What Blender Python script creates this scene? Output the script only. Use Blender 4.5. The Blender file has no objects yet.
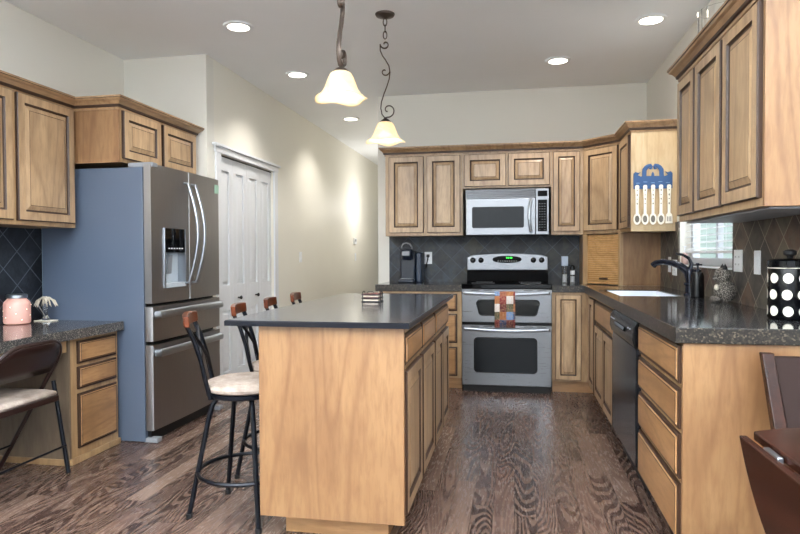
import bpy, bmesh, math, random
from mathutils import Vector, Matrix
random.seed(7)
PI = math.pi
C = bpy.context.scene.collection
SC = bpy.context.scene

# ------------------------------------------------------------------ camera
cam_d = bpy.data.cameras.new('camera'); cam = bpy.data.objects.new('camera', cam_d); C.objects.link(cam)
cam.matrix_world = (Matrix.Translation((0, 0, 1.1877)) @ Matrix.Rotation(0.1828, 4, 'Z')
                    @ Matrix.Rotation(PI/2 - 0.0207, 4, 'X') @ Matrix.Rotation(-0.0039, 4, 'Z'))
cam_d.sensor_width = 36; cam_d.lens = 36*618.3/800; cam_d.clip_start = .05; cam_d.clip_end = 200
SC.camera = cam

def lin(h, a=1.0):
    h = h.lstrip('#'); r = []
    for i in (0, 2, 4):
        c = int(h[i:i+2], 16)/255
        r.append(c/12.92 if c <= .04045 else ((c+.055)/1.055)**2.4)
    return (*r, a)

# ------------------------------------------------------------------ world, daylight, added fill, exposure
W = bpy.data.worlds.new('World'); SC.world = W; W.use_nodes = True
bg = W.node_tree.nodes['Background']; bg.inputs[0].default_value = (0.80, 0.90, 1.0, 1); bg.inputs[1].default_value = 1.9

def area(name, loc, rot, sx, sy, power, col=(1, 1, 1)):
    l = bpy.data.lights.new(name, 'AREA'); l.shape = 'RECTANGLE'; l.size = sx; l.size_y = sy
    l.energy = power; l.color = col
    o = bpy.data.objects.new(name, l); C.objects.link(o); o.location = loc; o.rotation_euler = rot
    return o
# fill added at the unseen rear opening, daylight by the dining window (both behind the camera)
area('rear_fill', (-0.6, -2.75, 1.45), (PI/2, 0, 0), 4.2, 2.2, 34, (0.90, 0.95, 1.0))
area('daylight_dining', (2.95, -0.2, 1.5), (PI/2, 0, PI/2), 3.4, 1.7, 34, (0.86, 0.93, 1.0))
area('daylight_sink_window', (1.75, 4.27, 1.6), (PI/2, 0, PI/2), 1.1, .8, 14, (0.85, 0.93, 1.0))
area('ceiling_fill', (-0.6, -0.5, 1.10), (PI+.05, 0, 0), 4.2, 3.0, 640, (0.92, 0.97, 1.0)).data.spread = math.radians(125)  # added upward fill that brightens the ceiling, no real source
SC.cycles.diffuse_bounces = 8
SC.view_settings.view_transform = 'Standard'; SC.view_settings.look = 'None'
SC.view_settings.exposure = 0.16; SC.view_settings.gamma = 1; SC.view_settings.use_curve_mapping = False

# ------------------------------------------------------------------ materials
def mat(name, col='#808080', rough=.5, metal=0., **k):
    m = bpy.data.materials.new(name); m.use_nodes = True
    b = m.node_tree.nodes['Principled BSDF']
    b.inputs['Base Color'].default_value = lin(col) if isinstance(col, str) else (*col, 1)
    b.inputs['Roughness'].default_value = rough; b.inputs['Metallic'].default_value = metal
    for a, v in k.items(): b.inputs[a.replace('_', ' ')].default_value = v
    return m
class N:
    """tiny node helper"""
    def __init__(s, m): s.t = m.node_tree; s.b = s.t.nodes['Principled BSDF']
    def n(s, ty, **k):
        x = s.t.nodes.new(ty)
        for a, v in k.items(): setattr(x, a, v)
        return x
    def l(s, a, b): s.t.links.new(a, b)
    def math(s, op, a, b=None, c=None):
        x = s.n('ShaderNodeMath', operation=op)
        for i, v in enumerate((a, b, c)):
            if v is None: continue
            if isinstance(v, (int, float)): x.inputs[i].default_value = v
            else: s.l(v, x.inputs[i])
        return x.outputs[0]
    def noise(s, vec, scale, detail=4, rough=.55, dist=0):
        x = s.n('ShaderNodeTexNoise'); x.inputs['Scale'].default_value = scale; x.inputs['Detail'].default_value = detail
        x.inputs['Roughness'].default_value = rough; x.inputs['Distortion'].default_value = dist
        if vec is not None: s.l(vec, x.inputs['Vector'])
        return x
    def ramp(s, fac, stops, interp='LINEAR'):
        x = s.n('ShaderNodeValToRGB'); x.color_ramp.interpolation = interp
        e = x.color_ramp.elements
        while len(e) < len(stops): e.new(.5)
        for i, (p, c) in enumerate(stops): e[i].position = p; e[i].color = lin(c) if isinstance(c, str) else (c, c, c, 1)
        s.l(fac, x.inputs[0]); return x.outputs[0]
    def mix(s, fac, a, b, mode='MIX'):
        x = s.n('ShaderNodeMix', data_type='RGBA', blend_type=mode)
        if isinstance(fac, (int, float)): x.inputs[0].default_value = fac
        else: s.l(fac, x.inputs[0])
        for i, v in ((6, a), (7, b)):
            if isinstance(v, str): x.inputs[i].default_value = lin(v)
            else: s.l(v, x.inputs[i])
        return x.outputs[2]
    def bump(s, h, st=.2, dist=.002):
        x = s.n('ShaderNodeBump'); x.inputs['Strength'].default_value = st; x.inputs['Distance'].default_value = dist
        s.l(h, x.inputs['Height']); s.l(x.outputs[0], s.b.inputs['Normal'])
    def coord(s, scale=(1, 1, 1), rnd=True):
        t = s.n('ShaderNodeTexCoord'); v = t.outputs['Object']
        if rnd:
            oi = s.n('ShaderNodeObjectInfo'); a = s.n('ShaderNodeVectorMath', operation='ADD')
            cc = s.n('ShaderNodeCombineXYZ'); mm = s.math('MULTIPLY', oi.outputs['Random'], 37.0)
            for i in range(3): s.l(mm, cc.inputs[i])
            s.l(v, a.inputs[0]); s.l(cc.outputs[0], a.inputs[1]); v = a.outputs[0]
        mp = s.n('ShaderNodeMapping'); mp.inputs['Scale'].default_value = scale; s.l(v, mp.inputs[0])
        return mp.outputs[0]

def wood(name, c1, c2, c3, axis='Z', rough=.38, knots=True, k=1.0):
    """c1 light, c2 mid, c3 dark streak; grain along axis"""
    m = mat(name, c1, rough, 0, Coat_Weight=.35, Coat_Roughness=.25); n = N(m); al = .16; ac = 1.0
    sc = {'X': (al, ac, ac), 'Y': (ac, al, ac), 'Z': (ac, ac, al)}[axis]
    v = n.coord(sc)
    big = n.noise(v, 5.0*k, 3, .5, .6).outputs['Fac']
    fine = n.noise(v, 60*k, 5, .6, .3).outputs['Fac']
    rings = n.math('SINE', n.math('MULTIPLY', n.noise(v, 2.2*k, 2, .4, .4).outputs['Fac'], 70))
    rings = n.math('MULTIPLY_ADD', rings, .5, .5)
    a = n.ramp(big, [(.3, c2), (.7, c1)])
    b = n.mix(n.ramp(fine, [(.42, 0.0), (.75, .55)]), a, c3)
    c = n.mix(n.math('MULTIPLY', n.math('POWER', rings, 6), .42), b, c3)
    if knots:
        t = n.coord((1, 1, .55)); vo = n.n('ShaderNodeTexVoronoi'); vo.inputs['Scale'].default_value = 4.2*k; n.l(t, vo.inputs['Vector'])
        c = n.mix(n.ramp(vo.outputs['Distance'], [(.0, .6), (.014, .45), (.022, 0.0)]), c, '#5b3a22')
        blot = n.noise(n.coord((1, 1, .5)), 3.2, 3).outputs['Fac']
        c = n.mix(n.ramp(blot, [(.46, 0.0), (.75, .55)]), c, c3)
    n.l(c, n.b.inputs['Base Color'])
    n.bump(fine, .08, .001)
    return m

maple_end = wood('maple_end_panel', '#9a7752', '#8d6946', '#6d4a30')
maple_v = wood('maple_vertical', '#bfa27e', '#a98a67', '#7b6047')
maple_h_y = wood('maple_horizontal_y', '#b48a5e', '#a0764d', '#785636', 'Y')
maple_h_x = wood('maple_horizontal_x', '#b48a5e', '#a0764d', '#785636', 'X')
frame_w = wood('maple_frame', '#b6976f', '#a0805b', '#7a5c41', knots=False)
end_light = wood('pale_end_panel', '#cbb592', '#bfa681', '#a98d68')
desk_panel_shaded = wood('desk_panel_shaded', '#7f6f5e', '#706151', '#584a3d')  # maple greyed and darkened, the panel's shadow painted into its colour
glaze = mat('dark_glaze', '#3a2518', .45)
crown_w = wood('crown_wood', '#ae8d69', '#967553', '#6e5037', 'Y', knots=False)
tambour_w = wood('tambour_wood', '#c49a68', '#b58a58', '#96703f', 'X', knots=False)

def paint(name, col, rough=.6, bump=.05):
    m = mat(name, col, rough); n = N(m)
    t = n.noise(n.coord((1, 1, 1), False), 140, 3).outputs['Fac']; n.bump(t, bump, .001)
    s = n.noise(n.coord((1, 1, 1), False), 1.3, 3).outputs['Fac']
    a = n.mix(n.ramp(s, [(.3, 0.), (.7, .06)]), col, '#a09a90'); n.l(a, n.b.inputs['Base Color'])
    return m
wall_m = paint('wall_paint', '#dedcd4'); wall_warm = paint('wall_paint_warm', '#e4e1d6'); ceil_m = paint('ceiling_paint', '#eef1f4')
white_m = paint('white_trim', '#dcdfe3', .35, .02)
white_pl = mat('white_plastic', '#e8ebee', .35); grey_pl = mat('grey_plastic', '#888c92', .4)

# plank floor, boards running to the back of the room
def floor_mat():
    m = mat('oak_floor', '#5a4238', .3); n = N(m)
    t = n.n('ShaderNodeTexCoord').outputs['Object']; sp = n.n('ShaderNodeSeparateXYZ'); n.l(t, sp.inputs[0])
    bw, bl = .098, 1.15
    xs = n.math('DIVIDE', sp.outputs[0], bw); ix = n.math('FLOOR', xs)
    wn = n.n('ShaderNodeTexWhiteNoise', noise_dimensions='1D'); n.l(ix, wn.inputs['W'])
    ys = n.math('DIVIDE', n.math('ADD', sp.outputs[1], n.math('MULTIPLY', wn.outputs['Value'], 7.0)), bl); iy = n.math('FLOOR', ys)
    cc = n.n('ShaderNodeCombineXYZ'); n.l(ix, cc.inputs[0]); n.l(iy, cc.inputs[1])
    w2 = n.n('ShaderNodeTexWhiteNoise', noise_dimensions='2D'); n.l(cc.outputs[0], w2.inputs['Vector'])
    r = w2.outputs['Value']
    v = n.n('ShaderNodeCombineXYZ'); n.l(n.math('ADD', sp.outputs[0], n.math('MULTIPLY', r, 31)), v.inputs[0])
    n.l(n.math('MULTIPLY', sp.outputs[1], .15), v.inputs[1]); n.l(n.math('MULTIPLY', r, 53), v.inputs[2])
    big = n.noise(v.outputs[0], 6.5, .6, .4, .0).outputs['Fac']
    rings = n.math('MULTIPLY_ADD', n.math('SINE', n.math('MULTIPLY', big, 135)), .5, .5)
    fine = n.noise(v.outputs[0], 95, 4, .6).outputs['Fac']
    base = n.ramp(r, [(0, '#33241f'), (.35, '#463530'), (.75, '#5a463e'), (1, '#836e61')])
    c = n.mix(n.math('MULTIPLY', n.ramp(rings, [(.35, 0.), (.85, 1.)]), .42), base, '#8f7769')
    c = n.mix(n.ramp(fine, [(.48, 0.), (.85, .6)]), c, '#2a1c17')
    fx = n.math('FRACT', xs); fy = n.math('FRACT', ys)
    gx = n.math('LESS_THAN', fx, .03); gy = n.math('LESS_THAN', fy, .0022)
    gap = n.math('MAXIMUM', gx, gy)
    c = n.mix(n.math('MULTIPLY', gap, .75), c, '#1c120e')
    n.l(c, n.b.inputs['Base Color'])
    n.l(n.ramp(fine, [(.3, .2), (.8, .34)]), n.b.inputs['Roughness'])
    n.bump(n.math('SUBTRACT', n.math('MULTIPLY', rings, .25), gap), .12, .001)
    return m
floor_m = floor_mat()

# slate tiles set on the diagonal; u axis is X or Y
def slate(name, u, cols, grout, off=(0, 0), side=.15, rough=.5, accent=False):
    m = mat(name, cols[0], rough); n = N(m)
    t = n.n('ShaderNodeTexCoord').outputs['Object']; sp = n.n('ShaderNodeSeparateXYZ'); n.l(t, sp.inputs[0])
    U = n.math('SUBTRACT', sp.outputs[0 if u == 'X' else 1], off[0]); V = n.math('SUBTRACT', sp.outputs[2], off[1])
    s = 1/(side*math.sqrt(2))
    a = n.math('MULTIPLY', n.math('ADD', U, V), s); b = n.math('MULTIPLY', n.math('SUBTRACT', U, V), s)
    ia, ib = n.math('FLOOR', a), n.math('FLOOR', b)
    cc = n.n('ShaderNodeCombineXYZ'); n.l(ia, cc.inputs[0]); n.l(ib, cc.inputs[1])
    wn = n.n('ShaderNodeTexWhiteNoise', noise_dimensions='2D'); n.l(cc.outputs[0], wn.inputs['Vector'])
    fa, fb = n.math('FRACT', a), n.math('FRACT', b); g = .018
    ed = n.math('MINIMUM', n.math('MINIMUM', fa, n.math('SUBTRACT', 1, fa)), n.math('MINIMUM', fb, n.math('SUBTRACT', 1, fb)))
    gm = n.math('LESS_THAN', ed, g)
    base = n.ramp(wn.outputs['Value'], [(i/(len(cols)-1), c) for i, c in enumerate(cols)])
    no = n.noise(t, 22, 6, .65, 1.2).outputs['Fac']; no2 = n.noise(t, 9, 4, .6, .5).outputs['Fac']
    c = n.mix(n.ramp(no, [(.42, 0.), (.66, .6)]), base, cols[-1]); c = n.mix(n.ramp(no2, [(.42, 0.), (.62, .7)]), c, cols[0])
    c = n.mix(gm, c, grout)
    n.l(c, n.b.inputs['Base Color']); n.bump(n.math('SUBTRACT', no, gm), .35, .003)
    return m
slate_back = slate('slate_back', 'X', ['#0a0f19', '#1b2636', '#39434f', '#121927', '#454339'], '#454c56', (-.6, 1.035-.106))
slate_left = slate('slate_left', 'Y', ['#14181f', '#1e232b', '#2b3038', '#343942'], '#5e666f', (3.367, 1.214))
slate_right = slate('slate_right', 'Y', ['#2c2a28', '#4a4540', '#66604f', '#514b46', '#6b4a35', '#5c564e'], '#8a8275', (3.35, .94))

def granite(name, cols, tiles=None, rough=.08, scale=260, edge=False):
    m = mat(name, cols[0], rough); n = N(m); v = n.coord((1, 1, 1), False)
    vo = n.n('ShaderNodeTexVoronoi'); vo.inputs['Scale'].default_value = scale; n.l(v, vo.inputs['Vector'])
    sp = n.n('ShaderNodeSeparateColor'); n.l(vo.outputs['Color'], sp.inputs[0])
    c = n.ramp(sp.outputs[0], [(0, cols[0]), (.55, cols[1]), (.8, cols[2]), (.95, cols[3])], 'LINEAR')
    no = n.noise(v, 30, 4).outputs['Fac']; c = n.mix(n.ramp(no, [(.35, 0.), (.7, .5)]), c, cols[0])
    if tiles:
        s3 = n.n('ShaderNodeSeparateXYZ'); n.l(v, s3.inputs[0]); fs = []
        for i in (0, 1):
            f = n.math('FRACT', n.math('DIVIDE', n.math('ADD', s3.outputs[i], tiles[i+1]), tiles[0])); fs.append(n.math('LESS_THAN', f, .012))
        c = n.mix(n.math('MULTIPLY', n.math('MAXIMUM', *fs), .45), c, '#8d8a85')
    n.l(c, n.b.inputs['Base Color']); return m
granite_m = granite('granite_tile', ['#1b1d22', '#2b2d33', '#45464a', '#696866'], (.305, .04, .02), rough=.09)  # base tinted blue to paint in the window's sky sheen
granite_edge = granite('granite_edge', ['#131110', '#211e1b', '#3d362f', '#655b4f'], None, .3, 165)
left_gran = granite('speckled_counter', ['#29292c', '#3c3b3e', '#5c5957', '#8a857f'], None, .14, 190)
left_edge = granite('speckled_counter_edge', ['#232326', '#3d3c3c', '#6f6b67', '#a39b91'], None, .35, 230)
island_top_m = mat('charcoal_top', '#3d4046', .13); _n = N(island_top_m)
_n.l(_n.ramp(_n.noise(_n.coord((1, 1, 1), False), 400, 2).outputs['Fac'], [(.4, '#33353a'), (.6, '#484b52')]), _n.b.inputs['Base Color'])
island_edge_m = mat('navy_black_edge', '#070b16', .3, 0, Specular_IOR_Level=.3)

def brushed(name, col, rough, axis, aniso=.0):
    m = mat(name, col, rough, 1.0); n = N(m)
    sc = {'X': (.02, 1, 1), 'Y': (1, .02, 1), 'Z': (1, 1, .02)}[axis]
    f = n.noise(n.coord(sc, False), 350, 3).outputs['Fac']
    n.l(n.ramp(f, [(.3, rough*.8), (.7, rough*1.25)]), n.b.inputs['Roughness']); n.bump(f, .03, .0005)
    return m
steel = brushed('brushed_steel', '#84868a', .33, 'X'); steel_fr = brushed('fridge_steel', '#9b9a9b', .38, 'Z')
steel_h = mat('handle_steel', '#aab0b8', .33, 1.0); chrome = mat('chrome', '#d4d8dc', .08, 1.0)
fridge_side = paint('fridge_side_daylight_tint', '#4e5b6f', .5, .12)  # grey side with the blue of reflected daylight put into its colour
blk_gl = mat('black_glass', '#07080b', .07, 0, Specular_IOR_Level=.2); blk = mat('black_enamel', '#0a0b0e', .25, 0, Specular_IOR_Level=.3); blk_mt = mat('black_matte', '#101114', .6)
blk_key = mat('keypad_black', '#060709', .45, 0, Specular_IOR_Level=.1)
dkglass = mat('oven_window', '#15191c', .08, 0, Specular_IOR_Level=.25); dw_front = mat('dishwasher_front', '#33363c', .2, .7)
navy_blk = mat('blue_black_plastic', '#131c2b', .3)
bronze = mat('oil_rubbed_bronze', '#5b5049', .4, .75); fauc_m = mat('faucet_black', '#131a2a', .2, .4)
iron = mat('black_iron', '#0f131c', .32, .5)
cherry = wood('cherry_rail', '#6b3215', '#54260f', '#331508', 'Y', .3, False)
dark_wood = wood('mahogany', '#34170d', '#27110a', '#180a06', 'Y', .25, False)
for _w in (dark_wood, cherry):
    _w.node_tree.nodes['Principled BSDF'].inputs['Coat Weight'].default_value = 0; _w.node_tree.nodes['Principled BSDF'].inputs['Specular IOR Level'].default_value = .3
suede = mat('beige_suede', '#a3948a', .85); _n = N(suede)
_f = _n.noise(_n.coord((1, 1, 1)), 12, 5, .7).outputs['Fac']; _n.l(_n.ramp(_f, [(.35, '#8b7c73'), (.65, '#b5a79b')]), _n.b.inputs['Base Color'])
leather = mat('brown_leather', '#281a17', .65, 0, Specular_IOR_Level=.2); brown_steel = mat('brown_enamel', '#2a1a17', .28, .2)
glassm = mat('clear_glass', '#ffffff', .02, 0, Transmission_Weight=1.0, IOR=1.45)
thin_glass = mat('window_glass', '#ffffff', .0, 0, Transmission_Weight=1.0, IOR=1.02)
blue_p = mat('blue_painted_wood', '#2f527f', .5); ivory = mat('ivory_ceramic', '#e9e2d3', .35)
pewter = mat('grey_ink', '#6b655c', .5)
def emit(name, col, st):
    m = mat(name, col, .5); b = m.node_tree.nodes['Principled BSDF']
    b.inputs['Emission Color'].default_value = lin(col); b.inputs['Emission Strength'].default_value = st; return m
can_m = emit('recessed_lamp', '#fff4e2', 9.0); bulb_m = emit('bulb', '#ffe9c0', 5.0); green_m = emit('green_display', '#30e040', 2.0)
led_m = emit('led_dot', '#ffe6d0', 3.0)
shade_m = mat('alabaster_shade', '#f0dfb4', .35, 0, Subsurface_Weight=.0)
_b = shade_m.node_tree.nodes['Principled BSDF']; _b.inputs['Transmission Weight'].default_value = .55; _b.inputs['Roughness'].default_value = .55
_n = N(shade_m); _n.l(_n.ramp(_n.noise(_n.coord((1, 1, 1)), 14, 4, .6, 1.5).outputs['Fac'], [(.35, '#e2cf9f'), (.65, '#f4e8c8')]), _b.inputs['Base Color'])
_b.inputs['Emission Color'].default_value = lin('#fff0d2'); _b.inputs['Emission Strength'].default_value = .26

# ------------------------------------------------------------------ mesh builder
class MB:
    def __init__(s): s.v = []; s.f = []; s.m = []; s.mats = []
    def mi(s, m):
        if m not in s.mats: s.mats.append(m)
        return s.mats.index(m)
    def add(s, vs, fs, m):
        o = len(s.v); s.v += [Vector(p) for p in vs]; i = s.mi(m)
        for f in fs: s.f.append([o+q for q in f]); s.m.append(i)
        return s
    def box(s, a, b, m):
        x0, y0, z0 = (min(a[i], b[i]) for i in range(3)); x1, y1, z1 = (max(a[i], b[i]) for i in range(3))
        return s.add([(x0, y0, z0), (x1, y0, z0), (x1, y1, z0), (x0, y1, z0), (x0, y0, z1), (x1, y0, z1), (x1, y1, z1), (x0, y1, z1)],
                     [(0, 3, 2, 1), (4, 5, 6, 7), (0, 1, 5, 4), (1, 2, 6, 5), (2, 3, 7, 6), (3, 0, 4, 7)], m)
    def prism(s, poly, m, d=None, z0=None, z1=None):
        """poly: list of 3d points (ccw about d) extruded by vector d, or 2d points with z0,z1"""
        if d is None: poly = [(p[0], p[1], z0) for p in poly]; d = (0, 0, z1-z0)
        d = Vector(d); n = len(poly); P = [Vector(p) for p in poly]
        nrm = Vector((0, 0, 0))
        for i in range(n): nrm += P[i].cross(P[(i+1) % n])
        if nrm.dot(d) < 0: P.reverse()
        vs = P + [p+d for p in P]
        fs = [list(range(n))[::-1], list(range(n, 2*n))] + [(i, (i+1) % n, n+(i+1) % n, n+i) for i in range(n)]
        return s.add(vs, fs, m)
    def tube(s, pts, r, m, seg=10, closed=False, cap=True, flat=None):
        P = [Vector(p) for p in pts]; n = len(P); rr = r if isinstance(r, (list, tuple)) else [r]*n
        T = []
        for i in range(n):
            a = P[(i-1) % n] if (closed or i > 0) else P[i]; b = P[(i+1) % n] if (closed or i < n-1) else P[i]
            T.append((b-a).normalized())
        u = T[0].orthogonal().normalized()
        if flat is not None: u = (Vector(flat[0]) - T[0]*Vector(flat[0]).dot(T[0])).normalized()
        vs = []
        for i in range(n):
            u = (u - T[i]*u.dot(T[i])).normalized(); w = T[i].cross(u)
            kx, ky = (1, 1) if flat is None else (flat[1], flat[2])
            for k in range(seg):
                a = 2*PI*k/seg; vs.append(P[i] + rr[i]*(math.cos(a)*kx*u + math.sin(a)*ky*w))
        fs = []
        for i in range(n if closed else n-1):
            j = (i+1) % n
            for k in range(seg): fs.append((i*seg+k, i*seg+(k+1) % seg, j*seg+(k+1) % seg, j*seg+k))
        if cap and not closed: fs += [list(range(seg))[::-1], [(n-1)*seg+k for k in range(seg)]]
        return s.add(vs, fs, m)
    def lathe(s, prof, c, m, seg=28, fn=None, cap=True):
        """prof: (r,z) pairs bottom to top of the outer skin; c centre"""
        vs = []; n = len(prof)
        for r, z in prof:
            for k in range(seg):
                a = 2*PI*k/seg; rr, zz = (r, z) if fn is None else fn(r, z, a)
                vs.append((c[0]+rr*math.cos(a), c[1]+rr*math.sin(a), c[2]+zz))
        fs = []
        for i in range(n-1):
            for k in range(seg): fs.append((i*seg+k, i*seg+(k+1) % seg, (i+1)*seg+(k+1) % seg, (i+1)*seg+k))
        if cap and prof[0][0] > 1e-5: fs.append(list(range(seg))[::-1])
        if cap and prof[-1][0] > 1e-5: fs.append([(n-1)*seg+k for k in range(seg)])
        return s.add(vs, fs, m)
    def loops(s, O, u, nrm, w, h, prof, mats, v=(0, 0, 1)):
        """mitred rectangular profile: prof = [(inset, out)], mats per step + centre"""
        O, u, nrm, v = Vector(O), Vector(u).normalized(), Vector(nrm).normalized(), Vector(v)
        flip = u.cross(v).dot(nrm) < 0; o = len(s.v)
        for i, d in prof:
            for a, b in ((i, i), (w-i, i), (w-i, h-i), (i, h-i)): s.v.append(O + u*a + v*b + nrm*d)
        def F(q, m): s.f.append([o+x for x in (q[::-1] if flip else q)]); s.m.append(s.mi(m))
        F([3, 2, 1, 0], mats[0])
        for j in range(len(prof)-1):
            for k in range(4): F([j*4+k, j*4+(k+1) % 4, (j+1)*4+(k+1) % 4, (j+1)*4+k], mats[j])
        j = len(prof)-1; F([j*4, j*4+1, j*4+2, j*4+3], mats[-1])
        return s
    def ell(s, c, r, m, seg=20, rings=12, fn=None):
        vs = []; fs = []
        for i in range(rings+1):
            t = PI*i/rings
            for k in range(seg):
                a = 2*PI*k/seg; d = Vector((math.sin(t)*math.cos(a), math.sin(t)*math.sin(a), -math.cos(t)))
                if fn: d = d*fn(d)
                vs.append((c[0]+r[0]*d.x, c[1]+r[1]*d.y, c[2]+r[2]*d.z))
        for i in range(rings):
            for k in range(seg): fs.append((i*seg+k, i*seg+(k+1) % seg, (i+1)*seg+(k+1) % seg, (i+1)*seg+k))
        return s.add(vs, fs, m)
    def xf(s, M):
        s.v = [M @ p for p in s.v]; return s
    def build(s, name, parent=None, bevel=0, smooth=35, solid=0, sub=0, seg=2):
        off = parent['_o'] if parent is not None and '_o' in parent else (0, 0, 0)
        off = Vector(off); me = bpy.data.meshes.new(name)
        if parent is not None and parent.type == 'EMPTY': base = off; loc = (0, 0, 0)
        elif parent is not None: base = off; loc = (0, 0, 0)
        else:                                           # origin at the foot of the thing
            xs = [p.x for p in s.v]; ys = [p.y for p in s.v]; zs = [p.z for p in s.v]
            base = Vector(((min(xs)+max(xs))/2, (min(ys)+max(ys))/2, min(zs))) if not name.startswith(('wall', 'floor', 'ceil', 'trim', 'base', 'window', 'door')) and name not in NOORIG else Vector((0, 0, 0)); loc = base
        me.from_pydata([tuple(p-base) for p in s.v], [], s.f)
        for m in s.mats: me.materials.append(m)
        for p, i in zip(me.polygons, s.m): p.material_index = i
        bm = bmesh.new(); bm.from_mesh(me); bmesh.ops.remove_doubles(bm, verts=bm.verts, dist=1e-6); bm.to_mesh(me); bm.free()
        me.update()
        if smooth:
            for p in me.polygons: p.use_smooth = True
            me.set_sharp_from_angle(angle=math.radians(smooth))
        o = bpy.data.objects.new(name, me); C.objects.link(o); o.location = loc
        if parent is not None: o.parent = parent
        o['_o'] = tuple(base)
        if sub: q = o.modifiers.new('s', 'SUBSURF'); q.levels = q.render_levels = sub
        if solid: q = o.modifiers.new('t', 'SOLIDIFY'); q.thickness = solid; q.offset = 0
        if bevel:
            q = o.modifiers.new('b', 'BEVEL'); q.width = bevel; q.segments = seg; q.limit_method = 'ANGLE'; q.angle_limit = .6; q.harden_normals = False
        return o
NOORIG = set(['countertop_slab'])
def thing(name, label, cat, loc, group=None):
    o = bpy.data.objects.new(name, None); C.objects.link(o); o.location = loc; o.empty_display_size = .1
    o['_o'] = tuple(loc); return tag(o, label, cat, group)
def tag(o, label, cat, group=None):
    o['label'] = label; o['category'] = cat
    if group: o['group'] = group
    return o
def struct(o): o['kind'] = 'structure'; return o
def box(name, a, b, m, parent=None, bevel=0): return MB().box(a, b, m).build(name, parent, bevel)
def copy_tree(o, parent=None):
    c = o.copy(); C.objects.link(c)
    if parent is not None: c.parent = parent
    for ch in list(o.children): copy_tree(ch, c)
    return c

# ================================================================== THE ROOM
WR, WB, WP, WL, CH = 1.196, 6.02, -2.36, -3.07, 2.75
T = .12
struct(box('floor', (-3.3, -2.6, -.1), (3.1, 10.8, 0), floor_m))
struct(box('ceiling', (-3.3, -2.6, CH), (3.1, 10.8, CH+.1), ceil_m))
struct(box('wall_left', (WL-T, -2.6, 0), (WL, 4.492+T, CH), wall_m))
struct(box('wall_recess', (WL, 4.492, 0), (WP, 4.492+T, CH), wall_m))
DY0, DY1, DZ = 4.70, 5.835, 2.013
w = MB().box((WP-T, 4.492+T, 0), (WP, DY0, CH), wall_warm).box((WP-T, DY1, 0), (WP, 10.65, CH), wall_warm).box((WP-T, DY0, DZ), (WP, DY1, CH), wall_warm)
struct(w.build('wall_pantry'))
struct(box('wall_hall_end', (WP-T, 10.65, 0), (-1.33, 10.77, CH), wall_m))
struct(box('wall_hall_right', (-1.33, WB+T, 0), (-1.21, 10.77, CH), wall_m))
struct(box('wall_back', (-1.33, WB, 0), (WR+T, WB+T, CH), wall_m))
# right wall with the sink window
WY0, WY1, WZ0, WZ1 = 3.69, 4.84, 1.105, 1.98
w = MB()
w.box((WR, 2.40, 0), (WR+.14, WY0, CH), wall_m).box((WR, WY1, 0), (WR+.14, WB, CH), wall_m)
w.box((WR, WY0, 0), (WR+.14, WY1, WZ0), wall_m).box((WR, WY0, WZ1), (WR+.14, WY1, CH), wall_m)
struct(w.build('wall_right'))
struct(box('wall_dining_end', (WR+.14, 2.40, 0), (3.0, 2.52, CH), wall_m))
w = MB()
for a, b in (((2.9, -2.6, 0), (3.02, -2.0, CH)), ((2.9, 1.6, 0), (3.02, 2.40, CH)), ((2.9, -2.0, 0), (3.02, 1.6, .7)), ((2.9, -2.0, 2.35), (3.02, 1.6, CH))): w.box(a, b, wall_m)
struct(w.build('wall_dining'))
w = MB()
for a, b in (((WL, -2.72, 0), (-2.7, -2.6, CH)), ((1.5, -2.72, 0), (3.02, -2.6, CH)), ((-2.7, -2.72, 2.55), (1.5, -2.6, CH)), ((-2.7, -2.72, 0), (1.5, -2.6, .35))): w.box(a, b, wall_m)
struct(w.build('wall_rear'))

# tile backsplashes (part of their walls)
struct(box('wall_back_tile', (-1.218, WB-.012, .86), (.62, WB, 1.40), slate_back))
w = MB().box((WR-.012, 2.42, .86), (WR, WY0, 1.42), slate_right).box((WR-.012, WY1, .86), (WR, 5.40, 1.42), slate_right).box((WR-.012, WY0, .86), (WR, WY1, WZ0-.012), slate_right)
struct(w.build('wall_right_tile'))
struct(box('wall_left_tile', (WL, 1.6, .72), (WL+.012, 3.575, 1.40), slate_left))
struct(box('trim_1', (WL+.0, 3.5755, .774), (WL+.022, 3.592, 1.36), mat('tile_edge', '#8c9fae', .35), bevel=.002))

# baseboards
bbp = [(0, 0), (0, .085), (.006, .1), (.014, .085), (.014, 0)]
struct(box('baseboard_pantry', (WP, DY1+.09, 0), (WP+.014, 10.62, .1), white_m, bevel=.003))
struct(box('baseboard_hall', (-1.344, WB+T+.02, 0), (-1.33, 10.62, .1), white_m, bevel=.003))

# window over the sink: frame, glass, sill
fw = MB(); X0, X1 = WR+.075, WR+.12
for a, b in (((X0, WY0, WZ0), (X1, WY0+.045, WZ1)), ((X0, WY1-.045, WZ0), (X1, WY1, WZ1)), ((X0, WY0+.045, WZ0), (X1, WY1-.045, WZ0+.05)), ((X0, WY0+.045, WZ1-.05), (X1, WY1-.045, WZ1)), ((X0+.005, 4.245, WZ0+.05), (X1-.005, 4.285, WZ1-.05))): fw.box(a, b, white_m)
win = struct(fw.build('window_1', bevel=.003))
box('pane', (WR+.095, WY0+.045, WZ0+.05), (WR+.098, WY1-.045, WZ1-.05), thin_glass, win)
box('window_sill', (WR-.02, WY0+.001, WZ0-.012), (X0, WY1-.001, WZ0), white_m, win, .004)
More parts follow.
